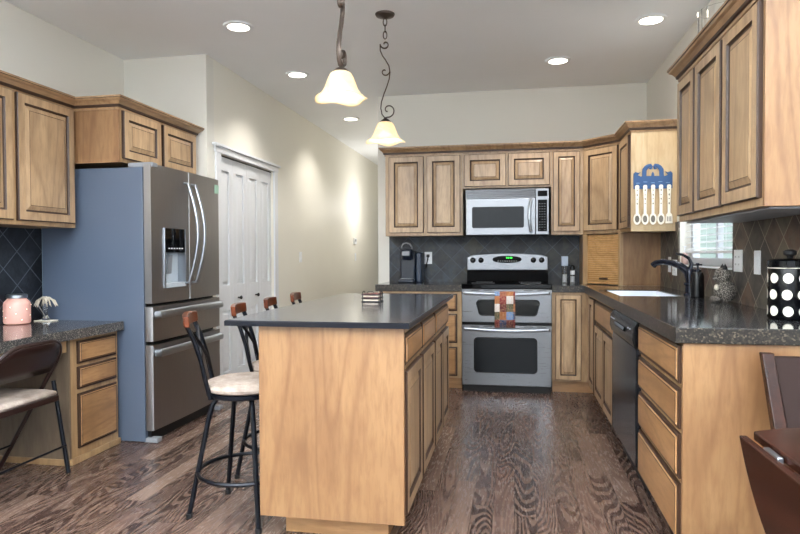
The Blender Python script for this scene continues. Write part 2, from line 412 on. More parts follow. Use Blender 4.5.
# blind
bl = thing('window_blind', 'white horizontal slat blind lowered over the window behind the sink', 'blind', (WR+.045, (WY0+WY1)/2, 1.19))
s = MB(); z = 1.215
while z < 1.93:
    s.prism([(WR+.022, WY0+.02, z-.004), (WR+.062, WY0+.02, z+.008), (WR+.062, WY0+.02, z+.0105), (WR+.022, WY0+.02, z-.0015)], white_pl, (0, WY1-WY0-.08, 0)); z += .043
s.build('slats', bl)
box('bottom_rail', (WR+.02, WY0+.02, 1.185), (WR+.064, WY1-.06, 1.203), white_pl, bl, .003)
box('head_rail', (WR+.015, WY0+.01, 1.93), (WR+.067, WY1-.01, 1.979), white_pl, bl, .003)
c_ = MB()
for y in (3.9, 4.27, 4.64): c_.tube([(WR+.02, y, 1.19), (WR+.02, y, 1.95)], .0012, white_pl, 6)
c_.build('cord', bl)

# the dining-side and rear windows (behind the camera)
def fr(name, plane, a0, a1, z0, z1, c, n):
    q = MB(); w_ = .06
    def bb(p0, p1, q0, q1):
        if plane == 'X': q.box((c, p0, q0), (c+.06, p1, q1), white_m)
        else: q.box((p0, c, q0), (p1, c+.06, q1), white_m)
    bb(a0, a1, z0, z0+w_); bb(a0, a1, z1-w_, z1)
    for i in range(n+1):
        p = a0 + (a1-a0-w_)*i/n; bb(p, p+w_, z0+w_, z1-w_)
    return struct(q.build(name, bevel=.004))
fr('window_2', 'X', -2.0, 1.6, .7, 2.35, 2.93, 3); fr('window_3', 'Y', -2.7, 1.5, .35, 2.55, -2.69, 4)

# pantry bifold doors in their casing
cs = MB()
cs.box((WP, DY0-.085, 0), (WP+.018, DY0, DZ), white_m).box((WP, DY1, 0), (WP+.018, DY1+.085, DZ), white_m)
cs.box((WP, DY0-.10, DZ), (WP+.02, DY1+.10, DZ+.05), white_m).box((WP, DY0-.125, DZ+.05), (WP+.036, DY1+.125, DZ+.072), white_m)
struct(cs.build('trim_2', bevel=.003))
lw = (DY1-DY0)/4
dr = struct(MB().box((WP-.095, DY0+.002, DZ-.011), (WP-.02, DY1-.002, DZ-.002), blk_mt).build('door_1'))
for i in range(4):
    y0 = DY0+i*lw+.002; q = MB(); O = (WP-.058, y0, .012); wd = lw-.004; hh = DZ-.024
    q.box((WP-.058, y0, .012), (WP-.040, y0+wd, .012+hh), white_m)
    st = .062; X = WP-.040
    for a, b in (((y0, .012), (y0+st, .012+hh)), ((y0+wd-st, .012), (y0+wd, .012+hh)), ((y0+st, .012), (y0+wd-st, .20)), ((y0+st, .72), (y0+wd-st, .93)), ((y0+st, hh-.10), (y0+wd-st, .012+hh))):
        q.box((X, a[0], a[1]), (X+.016, b[0], b[1]), white_m)
    for za, zb in ((.20, .72), (.93, hh-.10)):
        q.loops((X, y0+st, za), (0, 1, 0), (1, 0, 0), wd-2*st, zb-za, [(.004, 0), (.018, .002), (.034, .013)], [white_m]*3)
    lf = q.build('door_leaf', dr, .0015)
    if i in (1, 2):
        yk = 5.07 if i == 1 else 5.44
        MB().lathe([(.006, 0), (.007, .02), (.016, .028), (.017, .036), (.008, .042), (0, .043)], (0, 0, 0), blk_mt, 16).xf(Matrix.Translation((WP-.025, yk, .815)) @ Matrix.Rotation(PI/2, 4, 'Y')).build('door_knob', lf)
# hall end door
q = MB().box((-2.27, 10.60, 0), (-1.48, 10.648, 2.03), white_m)
for x0 in (-2.17, -1.83):
    for za, zb in ((.2, .85), (1.0, 1.85)): q.loops((x0, 10.60, za), (1, 0, 0), (0, -1, 0), .26, zb-za, [(0, 0), (.02, -.006), (.03, .004)], [white_m]*3)
struct(q.build('door_2', bevel=.002))
struct(MB().box((-2.355, 10.63, 0), (-2.275, 10.648, 2.10), white_m).box((-1.475, 10.63, 0), (-1.395, 10.648, 2.10), white_m).box((-2.275, 10.63, 2.032), (-1.475, 10.648, 2.10), white_m).build('trim_3', bevel=.002))

# outside, seen through the blind: a neighbour's siding
sd = mat('pale_siding', '#b7c4ba', .7); _n = N(sd); _s = _n.n('ShaderNodeSeparateXYZ'); _n.l(_n.coord((1, 1, 1), False), _s.inputs[0])
_n.l(_n.ramp(_n.math('FRACT', _n.math('MULTIPLY', _s.outputs[2], 6)), [(0, '#7e8c84'), (.12, '#c3cfc6'), (1, '#b3c0b6')]), _n.b.inputs['Base Color'])
nb = thing('neighbouring_house', 'pale sided house seen through the blind behind the sink', 'house', (6.5, 14, 0))
MB().box((6.5, 4, 0), (9, 24, 5), sd).build('wall', nb)
for y in (10.4, 14.2, 18.5):
    f_ = MB().box((6.44, y, 1.0), (6.50, y+1.3, 2.6), white_m).build('window_frame', nb); box('pane', (6.43, y+.1, 1.1), (6.44, y+1.2, 2.5), mat('dark_pane', '#4e5c66', .1), f_)
struct(box('floor_outside', (WR+.14, 2.52, -.12), (30, 40, -.02), mat('lawn', '#6f8060', .9)))

# ================================================================== CABINETS
DOORP = [(0, 0), (0, .015), (.004, .020), (.050, .020), (.055, .011), (.062, .009), (.086, .0175), (.089, .0175)]
def DM(m): return [glaze, glaze, m, glaze, glaze, m, glaze, m]
def door_front(par, O, u, nrm, w, h, m=None, name='door'):
    m = m or maple_v
    p = DOORP if min(w, h) > .26 else [(i*min(w, h)/.27 if i > .02 else i, d) for i, d in DOORP]
    return MB().loops(O, u, nrm, w, h, p, DM(m)).build(name, par, smooth=0)
def drawer_front(par, O, u, nrm, w, h, m):
    return MB().loops(O, u, nrm, w, h, [(0, 0), (0, .010), (.004, .013), (.012, .014), (.016, .019), (.020, .020)], [glaze, glaze, glaze, m, glaze, m]).build('drawer', par, smooth=0)
def crown(name, path, z0=2.10, hh=.077, out=.053):
    prof = [(0, 0), (.006, 0), (.008, .014), (.016, .018), (.018, .030), (.032, .048), (.044, .055), (.048, .064), (out, .066), (out, hh), (0, hh)]
    prof = [(a, b) for a, b in prof]; dark = {2, 3, 7}
    P = [Vector((p[0], p[1])) for p in path]; n = len(P); vs = []; M = MB()
    for i in range(n):
        d0 = (P[i]-P[i-1]).normalized() if i > 0 else None; d1 = (P[i+1]-P[i]).normalized() if i < n-1 else None
        n0 = Vector((d0.y, -d0.x)) if d0 else None; n1 = Vector((d1.y, -d1.x)) if d1 else None
        if n0 is None: nn = n1
        elif n1 is None: nn = n0
        else: nn = (n0+n1)/(1+n0.dot(n1))
        for a, b in prof: vs.append((P[i].x+nn.x*a, P[i].y+nn.y*a, z0+b))
    k = len(prof)
    for i in range(n-1):
        for j in range(k):
            q = (j+1) % k; M.add([vs[i*k+j], vs[(i+1)*k+j], vs[(i+1)*k+q], vs[i*k+q]], [(0, 1, 2, 3)], glaze if j in dark else crown_w)
    M.add(vs[:k], [tuple(range(k))], crown_w); M.add(vs[-k:], [tuple(range(k))[::-1]], crown_w)
    o = M.build(name, smooth=0); return o

# ---- island
il = thing('kitchen_island', 'freestanding maple island cabinet with plain near end panel and a row of doors', 'island', (-.72, 3.25, 0))
box('body', (-.86, 2.437, .10), (-.446, 4.095, .893), frame_w, il)
MB().box((-1.046, 2.415, .098), (-.432, 2.436, .892), maple_end).build('end_panel', il, .002)
box('toe_kick', (-.85, 2.53, 0), (-.52, 4.05, .10), maple_h_x, il)
box('plinth_board', (-.965, 2.50, 0), (-.515, 2.529, .085), maple_h_x, il, .002)
for a, b in ((2.455, 2.885), (2.935, 3.365), (3.415, 4.075)):
    drawer_front(il, (-.446, a, .735), (0, 1, 0), (1, 0, 0), b-a, .125, maple_h_y)
for a, b in ((2.46, 2.875), (2.92, 3.335), (3.38, 3.725), (3.745, 4.08)):
    door_front(il, (-.446, a, .125), (0, 1, 0), (1, 0, 0), b-a, .585)
q = MB().box((-1.183, 2.382, .894), (-.405, 4.158, .913), island_edge_m)
q.loops((-1.183, 2.382, .913), (1, 0, 0), (0, 0, 1), .778, 1.776, [(0, 0), (.004, .004)], [island_edge_m, island_top_m], v=(0, 1, 0))
tag(q.build('island_worktop', smooth=0), 'smooth charcoal slab worktop with navy black edge on the island', 'countertop')

# ---- right base run
XF = .61
def base_box(par, a, b, m=frame_w): box('body', a, b, m, par)
rb = thing('drawer_cabinet', 'maple base cabinet with four stacked drawers and a wide end panel facing the room', 'cabinet', (.90, 2.78, 0))
box('body', (XF, 2.421, .10), (WR-.001, 3.175, .859), frame_w, rb)
MB().box((XF-.004, 2.400, 0), (WR-.001, 2.420, .859), maple_end).build('end_panel', rb, .001)
box('toe_kick', (XF+.06, 2.421, 0), (XF+.075, 3.175, .10), blk_mt, rb)
for za, zb in ((.705, .845), (.535, .685), (.35, .515), (.115, .33)):
    drawer_front(rb, (XF, 2.428, za), (0, 1, 0), (-1, 0, 0), .735, zb-za, maple_h_y)
dw = thing('dishwasher', 'black dishwasher with curved control panel between the base cabinets', 'dishwasher', (.9, 3.55, 0))
box('body', (XF+.0, 3.18, .10), (WR-.02, 3.925, .857), blk, dw)
box('kick_plate', (XF+.04, 3.19, 0), (XF+.06, 3.915, .10), blk_mt, dw)
MB().prism([(XF, 3.185, .13), (XF-.022, 3.185, .135), (XF-.026, 3.185, .40), (XF-.022, 3.185, .715), (XF, 3.185, .72)], dw_front, (0, .735, 0)).build('door', dw)
cp = MB().prism([(XF, 3.185, .722), (XF-.03, 3.185, .724), (XF-.040, 3.185, .76), (XF-.036, 3.185, .82), (XF-.015, 3.185, .85), (XF, 3.185, .853)], blk, (0, .735, 0)).build('control_panel', dw, .002)
MB().prism([(XF-.041, 3.40, .775), (XF-.049, 3.40, .785), (XF-.043, 3.40, .80), (XF-.036, 3.40, .80)], blk_gl, (0, .3, 0)).build('handle', cp)
q = MB()
for y in (3.25, 3.30, 3.75, 3.80, 3.85): q.box((XF-.042, y, .805), (XF-.035, y+.018, .811), grey_pl)
q.build('button', cp)
sb = thing('sink_cabinet', 'maple sink base cabinet with two doors under a wide false drawer front', 'cabinet', (.9, 4.38, 0))
q = MB().box((XF, 3.93, .10), (XF+.02, 4.83, .859), frame_w).box((XF+.02, 3.93, .10), (WR-.02, 3.95, .859), frame_w).box((XF+.02, 4.81, .10), (WR-.02, 4.83, .859), frame_w).box((XF+.02, 3.95, .10), (WR-.02, 4.81, .12), frame_w)
q.build('body', sb)
box('toe_kick', (XF+.06, 3.93, 0), (XF+.075, 4.83, .099), blk_mt, sb)
drawer_front(sb, (XF, 3.95, .675), (0, 1, 0), (-1, 0, 0), .86, .16, maple_h_y)
for y in (3.95, 4.385): door_front(sb, (XF, y, .125), (0, 1, 0), (-1, 0, 0), .425, .53)
cb = thing('corner_cabinet', 'maple corner base cabinet with a narrow door between sink cabinet and range', 'cabinet', (.8, 5.5, 0))
q = MB().prism([(XF, 4.831), (WR-.001, 4.831), (WR-.001, WB-.001), (.315, WB-.001), (.315, 5.40), (XF, 5.40)], frame_w, z0=.10, z1=.859); q.build('body', cb)
q = MB().box((XF+.06, 4.831, 0), (XF+.075, 5.45, .10), maple_h_y).box((.32, 5.45, 0), (XF+.075, 5.465, .10), maple_h_x); q.build('toe_kick', cb)
door_front(cb, (XF, 4.87, .125), (0, 1, 0), (-1, 0, 0), .30, .71); door_front(cb, (.345, 5.40, .115), (1, 0, 0), (0, -1, 0), .21, .725)
lb = thing('drawer_cabinet', 'maple base cabinet with three drawers left of the steel range, behind the island', 'cabinet', (-.82, 5.7, 0))
box('body', (-1.19, 5.40, .10), (-.452, WB-.013, .859), frame_w, lb); box('toe_kick', (-1.17, 5.46, 0), (-.455, 5.475, .10), maple_h_x, lb)
for za, zb in ((.69, .84), (.41, .665), (.12, .375)): drawer_front(lb, (-1.16, 5.40, za), (1, 0, 0), (0, -1, 0), .67, zb-za, maple_h_x)

# ---- countertops
def slab(name, rects, z0, z1, mt, me, label):
    """rects (x0,y0,x1,y1) tile a slab; sides only on outer borders"""
    q = MB()
    for x0, y0, x1, y1 in rects:
        q.add([(x0, y0, z1), (x1, y0, z1), (x1, y1, z1), (x0, y1, z1)], [(0, 1, 2, 3)], mt)
        q.add([(x0, y0, z0), (x1, y0, z0), (x1, y1, z0), (x0, y1, z0)], [(3, 2, 1, 0)], me)
        for (ax, ay, bx, by) in ((x0, y0, x1, y0), (x1, y0, x1, y1), (x1, y1, x0, y1), (x0, y1, x0, y0)):
            segs = [(0., 1.)]
            for r in rects:
                if r == (x0, y0, x1, y1): continue
                ns = []
                for s0, s1 in segs:
                    if ax == bx and (abs(r[0]-ax) < 1e-6 or abs(r[2]-ax) < 1e-6):
                        lo, hi = r[1], r[3]; t = sorted(((lo-ay)/(by-ay), (hi-ay)/(by-ay)))
                    elif ay == by and (abs(r[1]-ay) < 1e-6 or abs(r[3]-ay) < 1e-6):
                        lo, hi = r[0], r[2]; t = sorted(((lo-ax)/(bx-ax), (hi-ax)/(bx-ax)))
                    else: ns.append((s0, s1)); continue
                    if t[0] > s0+1e-6: ns.append((s0, min(s1, t[0])))
                    if t[1] < s1-1e-6: ns.append((max(s0, t[1]), s1))
                segs = [x for x in ns if x[1]-x[0] > 1e-6]
            for s0, s1 in segs:
                a = (ax+(bx-ax)*s0, ay+(by-ay)*s0); b = (ax+(bx-ax)*s1, ay+(by-ay)*s1)
                q.add([(a[0], a[1], z0), (b[0], b[1], z0), (b[0], b[1], z1), (a[0], a[1], z1)], [(0, 1, 2, 3)], me)
    o = q.build(name, smooth=0, bevel=.003); return tag(o, label, 'countertop')
YB = WB-.0125; XR = WR-.0125
SX0, SX1, SY0, SY1 = .66, 1.03, 4.10, 4.80
slab('countertop_slab', [(.576, 2.385, XR, SY0), (.576, SY0, SX0, SY1), (SX1, SY0, XR, SY1), (.576, SY1, XR, 5.379), (.316, 5.379, XR, YB)], .86, .918, granite_m, granite_edge,
     'polished dark granite tile worktop with the sink, turning the corner beside the range')
slab('countertop_slab', [(-1.22, 5.379, -.450, YB)], .86, .918, granite_m, granite_edge, 'short dark granite worktop under the coffee maker left of the range')
slab('countertop_slab', [(WL+.0125, 1.6, -2.423, 3.511)], .717, .773, left_gran, left_edge, 'low speckled grey desk worktop holding the pink jar beside the fridge')
# sink
sk = thing('kitchen_sink', 'bright undermount sink set in the worktop beneath the window', 'sink', ((SX0+SX1)/2, (SY0+SY1)/2, .72))
q = MB()
def ring(x0, y0, x1, y1, z): return [(x0, y0, z), (x1, y0, z), (x1, y1, z), (x0, y1, z)]
L = [ring(SX0+.0008, SY0+.0008, SX1-.0008, SY1-.0008, .9105), ring(SX0+.004, SY0+.004, SX1-.004, SY1-.004, .9105), ring(SX0+.006, SY0+.006, SX1-.006, SY1-.006, .90), ring(SX0+.012, SY0+.012, SX1-.012, SY1-.012, .72), ring(SX0+.03, SY0+.03, SX1-.03, SY1-.03, .70)]
sink_m = mat('sink_steel', '#dfe6ee', .35, .3)
for i in range(4):
    for k in range(4): q.add([L[i][k], L[i][(k+1) % 4], L[i+1][(k+1) % 4], L[i+1][k]], [(0, 1, 2, 3)], sink_m)
q.add(L[4], [(0, 1, 2, 3)], sink_m); q.build('basin', sk, smooth=20)
MB().lathe([(.03, 0), (.042, .001), (.042, .003), (.03, .002), (0, .0015)], ((SX0+SX1)/2, 4.48, .7005), chrome, 20).build('drain', sk)

# ---- back uppers
def upper(name, label, x0, x1, z0, z1, doors, dz0, dz1):
    t_ = thing(name, label, 'cabinet', ((x0+x1)/2, 5.85, z0))
    box('body', (x0, 5.68, z0), (x1, WB-.013, z1), frame_w, t_)
    for a, b in doors: door_front(t_, (a, 5.68, dz0), (1, 0, 0), (0, -1, 0), b-a, dz1-dz0)
    return t_
upper('wall_cabinet', 'two-door maple wall cabinet above the coffee maker', -1.186, -.463, 1.357, 2.13, ((-1.152, -.824), (-.793, -.486)), 1.385, 2.09)
upper('wall_cabinet', 'short two-door maple wall cabinet directly above the microwave', -.461, .322, 1.785, 2.13, ((-.447, -.075), (-.053, .309)), 1.80, 2.09)
upper('wall_cabinet', 'narrow single-door maple wall cabinet right of the microwave', .324, .598, 1.357, 2.13, ((.34, .57),), 1.385, 2.09)
A, B = Vector((.600, 5.68, 0)), Vector((.868, 5.40, 0)); U = (B-A).normalized(); Nn = Vector((U.y, -U.x, 0)); LL = (B-A).length
gc = thing('wall_cabinet', 'diagonal corner maple wall cabinet above the tambour garage', 'cabinet', (1.0, 5.8, 1.357))
MB().prism([(A.x, A.y), (B.x, B.y), (WR-.001, 5.40), (WR-.001, WB-.001), (.600, WB-.001)], frame_w, z0=1.357, z1=2.13).build('body', gc)
door_front(gc, A+U*.018+Vector((0, 0, 1.385)), U, Nn, LL-.036, .705)
ec = thing('wall_cabinet', 'narrow maple wall cabinet whose pale end panel carries the blue spoon rack', 'cabinet', (1.03, 5.16, 1.357))
box('body', (.87, 4.941, 1.357), (WR-.001, 5.398, 2.13), frame_w, ec); MB().box((.868, 4.925, 1.353), (WR-.001, 4.940, 2.13), end_light).build('end_panel', ec, .001)
door_front(ec, (.87, 4.965, 1.385), (0, 1, 0), (-1, 0, 0), .40, .705)
ag = thing('appliance_garage', 'maple appliance garage with a tambour shutter, standing on the corner worktop', 'cabinet', (1.0, 5.7, .919))
Z0 = .919
MB().box((.885, 5.385, Z0), (XR-.001, 5.40, 1.355), maple_end).box((.865, 5.383, Z0), (.890, 5.402, 1.355), frame_w).build('side_panel', ag)
a2 = A + U*.045; b2 = B - U*.022
MB().prism([A+Vector((0, 0, Z0)), a2+Vector((0, 0, Z0)), a2-Nn*.02+Vector((0, 0, Z0)), A-Nn*.02+Vector((0, 0, Z0))], frame_w, (0, 0, 1.355-Z0)).build('stile', ag)
MB().prism([b2+Vector((0, 0, Z0)), B+Vector((0, 0, Z0)), B-Nn*.014+Vector((0, 0, Z0)), b2-Nn*.014+Vector((0, 0, Z0))], frame_w, (0, 0, 1.355-Z0)).build('stile', ag)
q = MB(); z = Z0+.004; sh = .0185
while z < 1.345:
    pr = [(0, 0), (.004, .002), (.006, sh*.5), (.004, sh-.002), (0, sh)]
    q.prism([a2+Nn*(d-.012)+Vector((0, 0, z+e)) for d, e in pr]+[a2-Nn*.016+Vector((0, 0, z+sh)), a2-Nn*.016+Vector((0, 0, z))], tambour_w, (b2-a2)); z += sh
tb = q.build('tambour_shutter', ag, smooth=0)
mid = (a2+b2)/2+U*.01
MB().prism([mid-U*.035-Nn*.006+Vector((0, 0, .965)), mid+U*.045-Nn*.006+Vector((0, 0, .965)), mid+U*.045+Nn*.014+Vector((0, 0, .968)), mid-U*.035+Nn*.014+Vector((0, 0, .968))], glaze, (0, 0, .012)).build('handle', tb, .002)
box('rear_panel', (.600, 5.70, Z0), (.612, YB-.001, 1.355), frame_w, ag)
struct(crown('trim_4', [(-1.186, WB-.001), (-1.186, 5.68), (.600, 5.68), (.868, 5.40), (.868, 4.925), (WR-.002, 4.925)]))

# ---- right uppers
ru = thing('wall_cabinet', 'three-door maple wall cabinet at upper right, over the canister', 'cabinet', (1.03, 2.95, 1.355))
box('body', (.87, 2.396, 1.355), (WR-.001, 3.535, 2.13), frame_w, ru); MB().box((.866, 2.38, 1.352), (WR-.001, 2.395, 2.13), maple_end).build('end_panel', ru, .001)
for a, b in ((2.41, 2.79), (2.82, 3.19), (3.215, 3.515)): door_front(ru, (.87, a, 1.385), (0, 1, 0), (-1, 0, 0), b-a, .70)
MB().box((.90, 2.42, 1.345), (1.16, 3.51, 1.352), grey_pl).build('underside_reflection_panel', ru)  # pale panel added to stand for the window's reflection, no lamp
struct(crown('trim_5', [(WR-.002, 3.535), (.868, 3.535), (.868, 2.38), (WR-.002, 2.38)]))

# ---- left uppers and fridge cabinet
lu = thing('wall_cabinet', 'tall maple wall cabinet over the desk worktop at far left', 'cabinet', (-2.9, 3.0, 1.365))
box('body', (WL+.001, 2.52, 1.362), (-2.742, 3.492, 2.13), frame_w, lu)
for a, b in ((2.54, 2.985), (3.02, 3.472)): door_front(lu, (-2.742, a, 1.388), (0, 1, 0), (1, 0, 0), b-a, .715)
fc = thing('wall_cabinet', 'short deep two-door maple cabinet above the refrigerator', 'cabinet', (-2.74, 3.97, 1.775))
box('body', (WL+.001, 3.513, 1.775), (-2.434, 4.445, 2.13), frame_w, fc); MB().box((WL+.001, 3.495, 1.770), (-2.432, 3.512, 2.13), maple_end).build('end_panel', fc, .001)
for a, b in ((3.53, 3.945), (3.98, 4.425)): door_front(fc, (-2.434, a, 1.80), (0, 1, 0), (1, 0, 0), b-a, .30)
struct(crown('trim_6', [(WL+.002, 4.445), (-2.432, 4.445), (-2.432, 3.495), (-2.742, 3.495), (-2.742, 2.52), (WL+.002, 2.52)][::-1]))

# ---- desk base
ldb = thing('drawer_cabinet', 'maple desk pedestal with three drawers next to the refrigerator', 'cabinet', (-2.75, 3.29, 0))
box('body', (WL+.013, 3.086, 0), (-2.467, 3.505, .716), frame_w, ldb); MB().box((WL+.013, 3.070, .0), (-2.467, 3.085, .716), desk_panel_shaded).build('side_panel', ldb)
MB().box((-2.4655, 3.068, .0), (-2.45, 3.507, .035), frame_w).box((WL+.013, 3.058, 0), (-2.4655, 3.069, .035), frame_w).build('base_moulding', ldb, .002)
for za, zb in ((.567, .697), (.42, .549), (.08, .394)): drawer_front(ldb, (-2.467, 3.135, za), (0, 1, 0), (1, 0, 0), .345, zb-za, maple_h_y)
ap = box('desk_apron', (-2.485, 2.02, .645), (-2.467, 3.056, .715), frame_w); tag(ap, 'narrow maple apron board below the desk worktop behind the folding chair', 'apron board')
d2 = thing('desk_pedestal', 'near maple pedestal carrying the desk worktop, beyond the folding chair', 'cabinet', (-2.75, 1.8, 0))
box('body', (WL+.013, 1.62, 0), (-2.467, 2.015, .716), frame_w, d2); drawer_front(d2, (-2.467, 1.65, .1), (0, 1, 0), (1, 0, 0), .33, .28, maple_h_y); drawer_front(d2, (-2.467, 1.65, .42), (0, 1, 0), (1, 0, 0), .33, .26, maple_h_y)

# ================================================================== REFRIGERATOR
FX = -2.225
fr_ = thing('refrigerator', 'stainless french door refrigerator with ice dispenser and grey side tinted blue for daylight', 'refrigerator', (-2.65, 3.98, 0))
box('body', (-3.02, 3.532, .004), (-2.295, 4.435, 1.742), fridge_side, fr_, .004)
box('gasket', (-2.296, 3.545, .08), (-2.2865, 4.42, 1.745), blk_mt, fr_); box('door_seal', (-2.28, 3.9622, .884), (-2.232, 3.9678, 1.758), blk_mt, fr_)
def fdoor(name, y0, y1, z0, z1, hole=None):
    q = MB(); x0 = -2.286; r = .014
    # bowed front
    def X(y): t_ = (y-3.978)/.45; return FX - .012*t_*t_
    n_ = 10; ys = [y0+(y1-y0)*i/n_ for i in range(n_+1)]
    if hole is None:
        q.prism([(x0, y0, z0), (X(y0)-r, y0, z0)]+[(X(y), y, z0) for y in [y0+.006]+ys[1:-1]+[y1-.006]]+[(X(y1)-r, y1, z0), (x0, y1, z0)], steel_fr, (0, 0, z1-z0))
    else:
        h0, h1, g0, g1 = hole; cuts = sorted(set([y0, h0, h1, y1]))
        for a, b in zip(cuts[:-1], cuts[1:]):
            parts = [(z0, z1)] if not (a >= h0-1e-6 and b <= h1+1e-6) else [(z0, g0), (g1, z1)]
            for c0, c1 in parts:
                pts = [a+(b-a)*i/4 for i in range(5)]
                q.prism([(x0, a, c0)]+[(X(y), y, c0) for y in pts]+[(x0, b, c0)], steel_fr, (0, 0, c1-c0))
    o = q.build(name, fr_, smooth=25); return o
d1 = fdoor('door', 3.530, 3.962, .882, 1.762, (3.655, 3.925, .975, 1.365)); d2_ = fdoor('door', 3.968, 4.437, .882, 1.762)
dr1 = fdoor('drawer', 3.530, 4.437, .642, .862); dr2 = fdoor('drawer', 3.530, 4.437, .078, .618)
# handles
def bar(pts, par, name='handle', r=.015, flat=((0, 1, 0), 1.1, .7)): return MB().tube(pts, r, steel_h, 10, flat=flat).build(name, par)
def vh(y, sgn, par):
    pts = [(-2.235, y, .995)]
    for i in range(13):
        t_ = i/12; pts.append((-2.195+.062*math.sin(PI*t_), y+.012*math.sin(PI*t_), 1.0+.675*t_))
    pts.append((-2.235, y, 1.68)); bar(pts, par)
vh(3.915, -1, d1); vh(4.01, 1, d2_)
def hh_(z, par):
    pts = [(-2.24, 3.565, z-.008)]
    for i in range(15):
        t_ = i/14; pts.append((-2.20+.035*math.sin(PI*t_), 3.565+.835*t_, z+.010*math.sin(PI*t_)-.004))
    pts.append((-2.24, 4.40, z-.008)); MB().tube(pts, .018, steel_h, 12, flat=((0, 0, 1), 1.35, .6)).build('handle', par)
hh_(.815, dr1); hh_(.572, dr2)
# dispenser
dp = thing  # noqa
q = MB(); wp = mat('dispenser_grey', '#b9c2ca', .35)
y0, y1, z0, z1 = 3.655, 3.925, .975, 1.365
q.box((-2.286, y0+.012, z0+.012), (-2.280, y1-.012, 1.205), wp)
q.box((-2.280, y0, z0), (-2.222, y0+.012, z1), steel_h).box((-2.280, y1-.012, z0), (-2.222, y1, z1), steel_h).box((-2.280, y0+.012, z0), (-2.222, y1-.012, z0+.03), wp)
o = q.build('dispenser_frame', d1, .002)
MB().box((-2.285, y0+.012, 1.205), (-2.226, y1-.012, z1-.001), blk_gl).build('dispenser_display', d1)
q = MB()
for i in range(6): q.box((-2.2258, y0+.05+i*.032, 1.228), (-2.2250, y0+.07+i*.032, 1.236), white_pl)
q.build('dispenser_icons', d1)
MB().prism([(-2.279, y0+.10, 1.06), (-2.265, y0+.10, 1.065), (-2.255, y0+.10, 1.19), (-2.279, y0+.10, 1.19)], grey_pl, (0, .05, 0)).build('dispenser_paddle', d1)
MB().box((-2.279, y0+.012, 1.04), (-2.272, y0+.045, 1.17), blk_mt).build('dispenser_switch', d1)
MB().box((FX-.0090, 4.365, 1.655), (FX-.0065, 4.425, 1.72), mat('label_green', '#9fc4b0', .5)).build('sticker', d2_)
MB().box((-2.40, 3.54, 1.742), (-2.23, 3.60, 1.772), grey_pl).build('hinge_cover', fr_, .004)
MB().box((-2.295, 3.56, .0), (-2.27, 4.41, .075), blk_mt).build('kick_grille', fr_)
for y in (3.535, 4.375): MB().box((-2.31, y, 0), (-2.215, y+.055, .03), grey_pl).build('foot', fr_, .004)
MB().box((-2.965, 3.5285, 1.50), (-2.93, 3.532, 1.512), steel_h).build('badge', fr_)

# ================================================================== RANGE, MICROWAVE
SX, SXR, SYF = -.446, .312, 5.372
st = thing('kitchen_range', 'stainless double oven range with black glass cooktop', 'range', (-.067, 5.68, 0))
box('body', (SX, SYF, .055), (SXR, 5.99, .905), blk, st)
box('kick_base', (SX+.01, SYF-.012, 0), (SXR-.01, 5.95, .055), blk_mt, st)
ct_ = MB().box((SX-.002, SYF-.030, .890), (SXR+.0, 5.95, .930), blk_gl).build('cooktop', st, .006)
for x, y, r in ((-.27, 5.50, .10), (.14, 5.50, .085), (-.27, 5.74, .075), (.14, 5.74, .10)): MB().lathe([(r-.004, 0), (r, .0006), (r+.001, .0001)], (x, y, .9301), grey_pl, 32, cap=False).build('burner_ring', ct_)
def oven(z0, z1, wz0, wz1, wx0, wx1, taper):
    d = MB().box((SX+.001, 5.338, z0), (SXR-.001, SYF-.001, z1), steel).build('oven_door', st, .005)
    r = .035; pts = []
    for cx, cz, a0 in ((wx1-r, wz1-r, 0), (wx0+r, wz1-r, 90), (wx0+r, wz0+r, 180), (wx1-r, wz0+r, 270)):
        for k in range(6):
            a = math.radians(a0+18*k); sh_ = (-.018 if cx > -.07 else .018) if (taper and cz < (wz0+wz1)/2) else 0
            pts.append((cx+r*math.cos(a)+sh_, 5.3365, cz+r*math.sin(a)))
    MB().prism(pts, dkglass, (0, .004, 0)).build('oven_window', d)
    MB().prism([(x+(.008 if x > -.07 else -.008), 5.3375, z+(.008 if z > (wz0+wz1)/2 else -.008)) for x, _, z in pts], blk, (0, .003, 0)).build('window_trim', d)
    hz = z1-.028; P = [(SX+.02, 5.335, hz-.004)]
    for i in range(13):
        t_ = i/12; P.append((SX+.03+(SXR-SX-.06)*t_, 5.312-.018*math.sin(PI*t_), hz-.010*math.sin(PI*t_)))
    P.append((SXR-.02, 5.335, hz-.004)); MB().tube(P, .012, steel_h, 10, flat=((0, 0, 1), 1.1, .7)).build('handle', d)
    q = MB()
    for x in (-.37, -.26, .08, .19): q.box((x, 5.3372, z1-.012), (x+.075, 5.3395, z1-.007), blk_mt)
    q.build('vent_slot', d); return d
oven(.600, .884, .665, .79, -.315, .205, True); oven(.058, .575, .175, .465, -.335, .185, False)
bgd = MB().prism([(SX+.006, 5.865, .931), (SX+.006, 5.90, 1.03), (SX+.006, 5.985, 1.03), (SX+.006, 5.985, .931)], blk_gl, (SXR-SX-.012, 0, 0)).build('backguard_base', st)
pts = [(SX+.004, 5.888, 1.034)]
n_ = 12
for i in range(n_+1):
    t_ = i/n_; x = SX+.004+(SXR-SX-.008)*t_; e = min(t_, 1-t_)*(SXR-SX); pts.append((x, 5.888, 1.176+.018*math.sin(PI*t_) - (.016*(1-e/.03)**2 if e < .03 else 0)))
pts.append((SXR-.004, 5.888, 1.034))
bg_ = MB().prism(pts, steel, (0, .09, 0)).build('backguard', st, .006)
for x in (-.385, -.31, .175, .25):
    MB().lathe([(.026, 0), (.026, .003), (.019, .005), (.017, .024), (.014, .026), (0, .026)], (0, 0, 0), blk, 20).xf(Matrix.Translation((x, 5.888, 1.128)) @ Matrix.Rotation(PI/2, 4, 'X')).build('knob', bg_)
